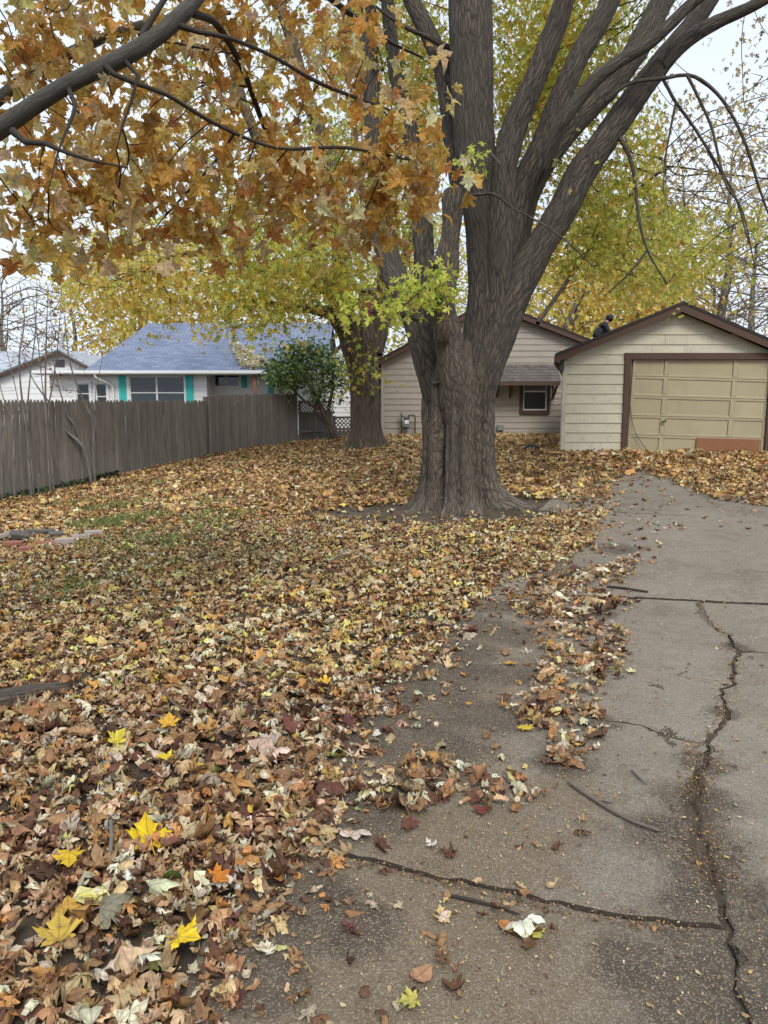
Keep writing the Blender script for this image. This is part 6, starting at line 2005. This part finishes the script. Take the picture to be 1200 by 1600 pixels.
def trunk_clear(x, y):
    return (np.hypot(x - tb[0], y - 9.7) > .46) & (np.hypot(x - sb[0], y - 18) > .36) & (np.hypot(x - fx, y - fy) > .24)
def sample(poly, y0, y1, dens, margin=1.22, gap=True):
    xa, xb = -.5 * y1 * margin - .6, .5 * y1 * margin + .6
    xa = max(xa, poly[:, 0].min()); xb = min(xb, poly[:, 0].max())
    y0 = max(y0, poly[:, 1].min()); y1 = min(y1, poly[:, 1].max())
    if y1 <= y0 or xb <= xa: return np.zeros((0, 2))
    n = int((xb - xa) * (y1 - y0) * dens)
    x = rl.uniform(xa, xb, n); y = rl.uniform(y0, y1, n)
    m = pip(poly, x, y) & (np.abs(x) < .5 * y * margin + .7)
    x, y = x[m], y[m]
    if gap:
        m = (rl.random(len(x)) < tree_gap(x, y)) & trunk_clear(x, y)
        x, y = x[m], y[m]
    return np.stack([x, y], 1)
def lay(xy, thick, protos_, size, pal, tilt=.42, soil=True, base=0.0):
    n = len(xy)
    hz = H(xy[:, 0], xy[:, 1])
    osl = on_slab(xy[:, 0], xy[:, 1])
    hz = hz + np.where(osl, 0, gnoise(xy[:, 0], xy[:, 1]))
    f = rl.random(n) ** .8
    lump = .6 + .8 * vnoise(np.stack([xy[:, 0] * 2.2 + 5, xy[:, 1] * 2.2, np.full(n, 8.8)], 1))
    z = hz + base + .008 + f * thick * lump
    sc = size * np.clip(rl.lognormal(-.06, .42, n), .35, 2.0)
    rot = rot_z(rl.uniform(0, 6.28, n)) @ rot_x(rl.normal(0, tilt, n))
    flip = rl.random(n) < .45
    rot[flip] = rot[flip] @ np.diag([1.0, -1, -1])
    rot = rot @ rot_z(rl.uniform(0, 6.28, n))
    return dict(pid=rl.integers(0, len(protos_), n), pos=np.c_[xy, z], rot=rot, scl=sc, col=palette(pal, n, rl, .22)), f
LM = M['leaf_dry']
# near, middle and far carpet
near_xy = sample(poly_lawn, .3, 4.2, 1350, 1.12)
near, fN = lay(near_xy, .055, LP0, .054, PAL_NEAR, .42)
mid_xy = sample(poly_lawn, 4.2, 9.5, 1000, 1.1)
mid, _ = lay(mid_xy, .05, LP1, .052, PAL_MID, .45)
far_xy = sample(poly_lawn, 9.5, 23, 370, 1.1)
farl, _ = lay(far_xy, .06, LP2, .072, PAL_FAR, .45)
# drifts on the concrete
st_xy = sample(poly_strip, 2, 10, 560)
strip, _ = lay(st_xy, .035, LP0, .054, PAL_NEAR, .5)
bd_xy = np.vstack([sample(poly_band, 1.5, 6, 520), sample(poly_lip, 1, 6, 200)])
band, _ = lay(bd_xy, .035, LP0, .058, PAL_NEAR, .5)
eg = np.array(gpts(EDGE[1:24]))
ei = rl.integers(0, len(eg) - 1, 600); et = rl.random(600)[:, None]
ed = eg[ei + 1] - eg[ei]
en = np.stack([ed[:, 1], -ed[:, 0]], 1) / np.linalg.norm(ed, axis=1)[:, None]
e_xy = eg[ei] + ed * et + en * rl.exponential(.09, 600)[:, None] * np.clip(eg[ei][:, 1:2] / 4, .6, 2)
nr_xy = np.vstack([sample(poly_near, 1, 6, 85), sample(poly_drv, 1.5, 12, 26), e_xy, sample(np.array(gpts([(930, 870), (950, 750), (1200, 790), (1200, 840), (1000, 830)])), 8, 14, 14)])
nearD, _ = lay(nr_xy, .006, LP0, .048, PAL_NEAR, .3)
gf_xy = sample(poly_lawn, 12.4, 14.95, 160)
gf_xy = gf_xy[gf_xy[:, 0] > 3.6]
pile, _ = lay(gf_xy, .07, LP2, .085, PAL_FAR, .6)

# the 300 leaves of the near carpet that show largest are things of their own
px, py, dep = proj(near['pos'])
vis = (px > 0) & (px < 1200) & (py < 1600) & (fN > .62)
top = np.argsort(-np.where(vis, near['scl'] / dep, 0))[:262]
NAMES = {0: 'tan', 1: 'pale cream', 2: 'mid brown', 3: 'dark brown', 4: 'purplish brown', 5: 'orange brown', 6: 'yellow', 7: 'straw yellow', 8: 'greyish', 9: 'dull green'}
base_c = np.array([srgb(*p[1]) for p in PAL_NEAR])
def put_leaf(i, L, pr_set, label, group, name='fallen_leaf'):
    v, t, u = pr_set[L['pid'][i]]
    w = (v @ L['rot'][i].T) * L['scl'][i]
    me = mesh_np(name, w, t, uv=u, col=np.repeat(L['col'][i][None], len(v), 0))
    o = link(name, me, None, LM)
    o.location = L['pos'][i]
    tag(o, label, 'leaf', group)
MARKS = [(232, 1302, 'largest yellow leaf'), (108, 1338, 'spotted yellow leaf'), (270, 1366, 'upright green leaf'), (288, 1462, 'sharp-lobed yellow leaf'), (92, 1452, 'blotched yellow leaf'),
         (146, 1396, 'pale lemon leaf'), (346, 1366, 'clear orange leaf'), (257, 1181, 'flat yellow leaf'), (184, 1152, 'propped yellow-green leaf'), (342, 1486, 'broad brown leaf'), (70, 1100, 'bared root'), (410, 1300, 'soil strip')]
MXY = np.array([PG(a_, b_)[:2] for a_, b_, c_ in MARKS])
seen = {}
for i in sorted(top, key=lambda q: np.min(np.linalg.norm(MXY - near['pos'][q][:2], axis=1))):
    near['pos'][i, 2] += .012
    k = int(np.argmin(((base_c - near['col'][i]) ** 2).sum(1)))
    dv = near['pos'][i][:2] - MXY
    j = int(np.argmin(np.linalg.norm(dv, axis=1)))
    dx, dy = dv[j]
    side = ('left of' if dx < 0 else 'right of') if abs(dx) > abs(dy) else ('beyond' if dy > 0 else 'in front of')
    sz = 'big' if near['scl'][i] > .088 else ('small' if near['scl'][i] < .066 else 'middling')
    shp = ('broad', 'narrow-lobed', 'unlobed')[near['pid'][i] % 3]
    base_l = '%s %s %s crumpled leaf %s the %s' % (sz, NAMES[k], shp, side, MARKS[j][2])
    seen[base_l] = seen.get(base_l, 0) + 1
    o_ = {1: '', 2: 'second ', 3: 'third ', 4: 'fourth ', 5: 'fifth '}.get(seen[base_l], 'further ')
    put_leaf(i, near, LP0, o_ + base_l, 'crumpled leaves of the near carpet')
m = np.ones(len(px), bool); m[top] = False
near = take(near, m)
# leaves one would point at
FLAT = [leaf_proto(HALF_NX, True, rl, curl=rl.uniform(.15, .7), cup=rl.uniform(-.2, .3), jit=.015, stalk=True) for _ in range(6)]
CURL = [leaf_proto(HALF_S, True, rl, curl=rl.uniform(1.2, 2.6), cup=.3, jit=.03, stalk=True) for _ in range(6)]
OVAL = [leaf_proto([(0, 0), (.16, .08), (.27, .22), (.33, .40), (.30, .58), (.22, .75), (.10, .92), (0, 1.02)], True, rl, curl=.5, jit=.012, stalk=True) for _ in range(3)]
SPEC = [
    (232, 1302, .115, (222, 190, 30), FLAT, 0, (-35, 20, 40), 'large bright yellow maple leaf standing out in near leaf carpet'),
    (108, 1338, .075, (206, 172, 40), FLAT, 1, (10, 0, 200), 'spotted yellow maple leaf left of the largest yellow one'),
    (270, 1366, .095, (92, 120, 60), OVAL, 0, (55, 5, 5), 'only fully green leaf, standing upright among brown ones'),
    (288, 1462, .078, (228, 194, 40), FLAT, 2, (-15, 8, 250), 'sharp-lobed yellow leaf near the concrete edge'),
    (92, 1452, .088, (186, 158, 66), FLAT, 3, (-20, 0, 20), 'yellow leaf with brown blotches at the lower left'),
    (146, 1396, .070, (224, 208, 110), FLAT, 4, (-5, 10, 120), 'pale lemon leaf below the largest yellow one'),
    (346, 1366, .072, (200, 122, 40), FLAT, 5, (5, 5, 300), 'clear orange leaf next to the upright green one'),
    (257, 1181, .062, (222, 196, 50), FLAT, 1, (0, 0, 60), 'flat yellow leaf facing up, well beyond the largest one'),
    (184, 1152, .072, (200, 186, 60), FLAT, 2, (-45, 10, 330), 'yellow-green leaf propped up at left of the carpet'),
    (264, 1126, .070, (206, 160, 50), FLAT, 0, (-30, 0, 10), 'amber leaf under the arching twig'),
    (505, 1063, .070, (214, 172, 64), FLAT, 3, (-10, 0, 80), 'single amber-yellow leaf near the soil strip'),
    (342, 1486, .090, (122, 92, 62), FLAT, 4, (-15, 12, 100), 'broad flat brown leaf overhanging the concrete'),
    (656, 1527, .085, (172, 132, 98), OVAL, 1, (-15, 5, 320), 'oval light brown leaf alone on near concrete'),
    (690, 1500, .060, (120, 88, 62), CURL, 0, (0, 0, 20), 'curled brown leaf touching the oval one'),
    (690, 1436, .062, (214, 186, 130), CURL, 1, (30, 0, 10), 'curled cream leaf below the slab lip'),
    (795, 1456, .078, (178, 122, 74), OVAL, 2, (-10, 0, 30), 'pointed orange-brown leaf below the slab lip'),
    (836, 1463, .050, (188, 182, 84), FLAT, 5, (0, 0, 200), 'small yellow-green leaf at right of the lip leaves'),
    (640, 1300, .062, (104, 62, 48), FLAT, 0, (10, 10, 260), 'dark red-brown leaf alone on the lipped slab'),
    (674, 1331, .050, (222, 214, 200), CURL, 2, (0, 0, 40), 'small whitish curled leaf on the lipped slab'),
    (752, 1279, .055, (116, 58, 44), FLAT, 1, (0, 0, 180), 'dark red leaf at the front of the leaf drift'),
    (820, 1150, .058, (210, 180, 60), FLAT, 2, (0, 0, 20), 'round yellow leaf in the drift on the driveway'),
    (868, 1192, .075, (172, 126, 90), FLAT, 3, (-20, 0, 70), 'broad brown leaf at the lower end of the drift'),
    (546, 1125, .070, (92, 52, 52), FLAT, 4, (-20, 0, 30), 'wine-dark leaf on the carpet beside the soil strip'),
    (986, 1058, .050, (226, 214, 160), FLAT, 5, (0, 0, 80), 'single cream leaf stranded on bare concrete'),
    (797, 1046, .058, (206, 150, 60), FLAT, 0, (-10, 0, 0), 'orange leaf lying on the bare soil strip'),
    (732, 1112, .030, (206, 150, 60), FLAT, 1, (0, 0, 0), 'tiny orange leaf scrap on the bare soil'),
    (420, 1486, .052, (222, 214, 190), CURL, 3, (20, 0, 20), 'whitish upright leaf at the corner of near concrete'),
    (545, 1450, .056, (104, 62, 58), CURL, 4, (0, 0, 50), 'reddish curled leaf on the sunken slab'),
    (640, 1565, .050, (184, 176, 88), FLAT, 2, (0, 0, 100), 'yellow-green leaf at the bottom edge on concrete')]
for a, b, s, c_, ps, k, (tx, ty, tz_), lab in SPEC:
    q = PG(a, b)
    z = float(H(q[0], q[1]))
    on = bool(on_slab(np.array([q[0]]), np.array([q[1]]))[0])
    v, t, u = ps[k]
    me = mesh_np('fallen_leaf', v * s, t, uv=u, col=np.repeat(np.array(srgb(*c_))[None], len(v), 0))
    o = link('fallen_leaf', me, None, LM)
    carpet = bool(pip(poly_lawn, np.array([q[0]]), np.array([q[1]]))[0])
    lift = .085 if carpet else .018
    q = q + (np.array([0, 0, EYE]) - q) * (lift / (EYE - q[2]) if carpet else 0)
    o.location = (q[0], q[1], z + lift)
    o.rotation_euler = (R(tx * .6 if not carpet else -tx), R(ty), R(tz_))
    tag(o, lab, 'leaf', 'leaves that stand out')
allL = []
for L, ps, nm, lab in ((near, LP0, 'leaves_near', 'thick carpet of brown and cream fallen leaves nearest the viewer'),
                       (mid, LP1, 'leaves_middle', 'carpet of tan and yellow fallen leaves across the middle of yard'),
                       (farl, LP2, 'leaves_far', 'golden brown leaf carpet round the trees and along the fence'),
                       (strip, LP0, 'leaves_drift', 'ragged drift of leaves lying along the concrete driveway'),
                       (band, LP0, 'leaves_band', 'band of mixed leaves across the lipped slab and its edge'),
                       (nearD, LP0, 'leaves_scattered', 'single leaves scattered over the driveway'),
                       (pile, LP2, 'leaves_pile', 'deep drift of leaves blown against the garage door')):
    o = scatter_obj(nm, ps, **L, mat=M['leaf_dry_far'] if ps is LP2 else LM)
    o.name = 'fallen_leaves'
    tag(o, lab, 'leaves', None, 'stuff')
# crumbs: seeds and leaf scraps on concrete and soil
cr_poly = [(np.array(gpts([(380, 1650), (545, 1200), (760, 950), (1010, 790), (1200, 800), (1200, 1650)])), 420), (np.array(gpts([(1060, 1650), (1050, 1200), (1130, 1000), (1180, 1000), (1130, 1250), (1200, 1500), (1200, 1650)])), 1000),
           (np.array(gpts([(420, 1640), (560, 1340), (900, 1420), (820, 1640)])), 900), (np.array(gpts([(560, 1340), (620, 1180), (780, 1150), (860, 1260), (940, 1280), (900, 1400)])), 900), (np.array(gpts([(860, 1220), (920, 1040), (980, 900), (1020, 900), (980, 1120), (930, 1260)])), 700)]
cxy = np.vstack([sample(p, .8, 9, d, 1.1) for p, d in cr_poly])
def along(pxs, n_, lo, hi):
    q = np.array(gpts(pxs))
    i_ = rl.integers(0, len(q) - 1, n_)
    t_ = rl.random((n_, 1))
    d_ = q[i_ + 1] - q[i_]
    nn = np.stack([d_[:, 1], -d_[:, 0]], 1) / (np.linalg.norm(d_, axis=1)[:, None] + 1e-9)
    c_ = vnoise(np.c_[q[i_] + d_ * t_, np.full(n_, 3.3)] * 5.0) > .42          # gathered in places, not all along
    return (q[i_] + d_ * t_ + nn * rl.uniform(lo, hi, (n_, 1)))[c_]
debris = np.vstack([along(LF[1:], 550, .0, .05), along(CC[:19], 1300, -.035, .035), along(CC[11:18], 900, -.08, .08), along(CD[2:], 350, -.02, .02)])
n_loose = len(cxy)
cxy = np.vstack([cxy, debris])
n = len(cxy)
cz = H(cxy[:, 0], cxy[:, 1]) + .004 + rl.random(n) * .008
PRC = [leaf_proto([(0, 0), (.3, .3), (.16, .8), (0, 1)], False, rl, curl=rl.uniform(0, 1), jit=.08) for _ in range(8)]
o = scatter_obj('leaf_crumbs', PRC, rl.integers(0, 8, n), np.c_[cxy, cz], rot_z(rl.uniform(0, 6.28, n)) @ rot_x(rl.normal(0, .35, n)), rl.uniform(.004, .012, n) * np.where(rl.random(n) < .08, 2.2, 1),
                np.vstack([palette([(5, (184, 156, 114)), (4, (150, 116, 80)), (3, (206, 188, 152)), (1, (200, 170, 104)), (3, (96, 74, 56))], n_loose, rl), palette([(3, (160, 126, 84)), (4, (120, 90, 62)), (1.5, (190, 162, 116)), (4, (80, 60, 44))], n - n_loose, rl)]), LM)
tag(o, 'leaf crumbs and seeds strewn over concrete and soil', 'leaf crumbs', None, 'stuff')

#print('TRIS', sum(len(o.data.polygons) * 1 for o in bpy.data.objects if o.type == 'MESH'))
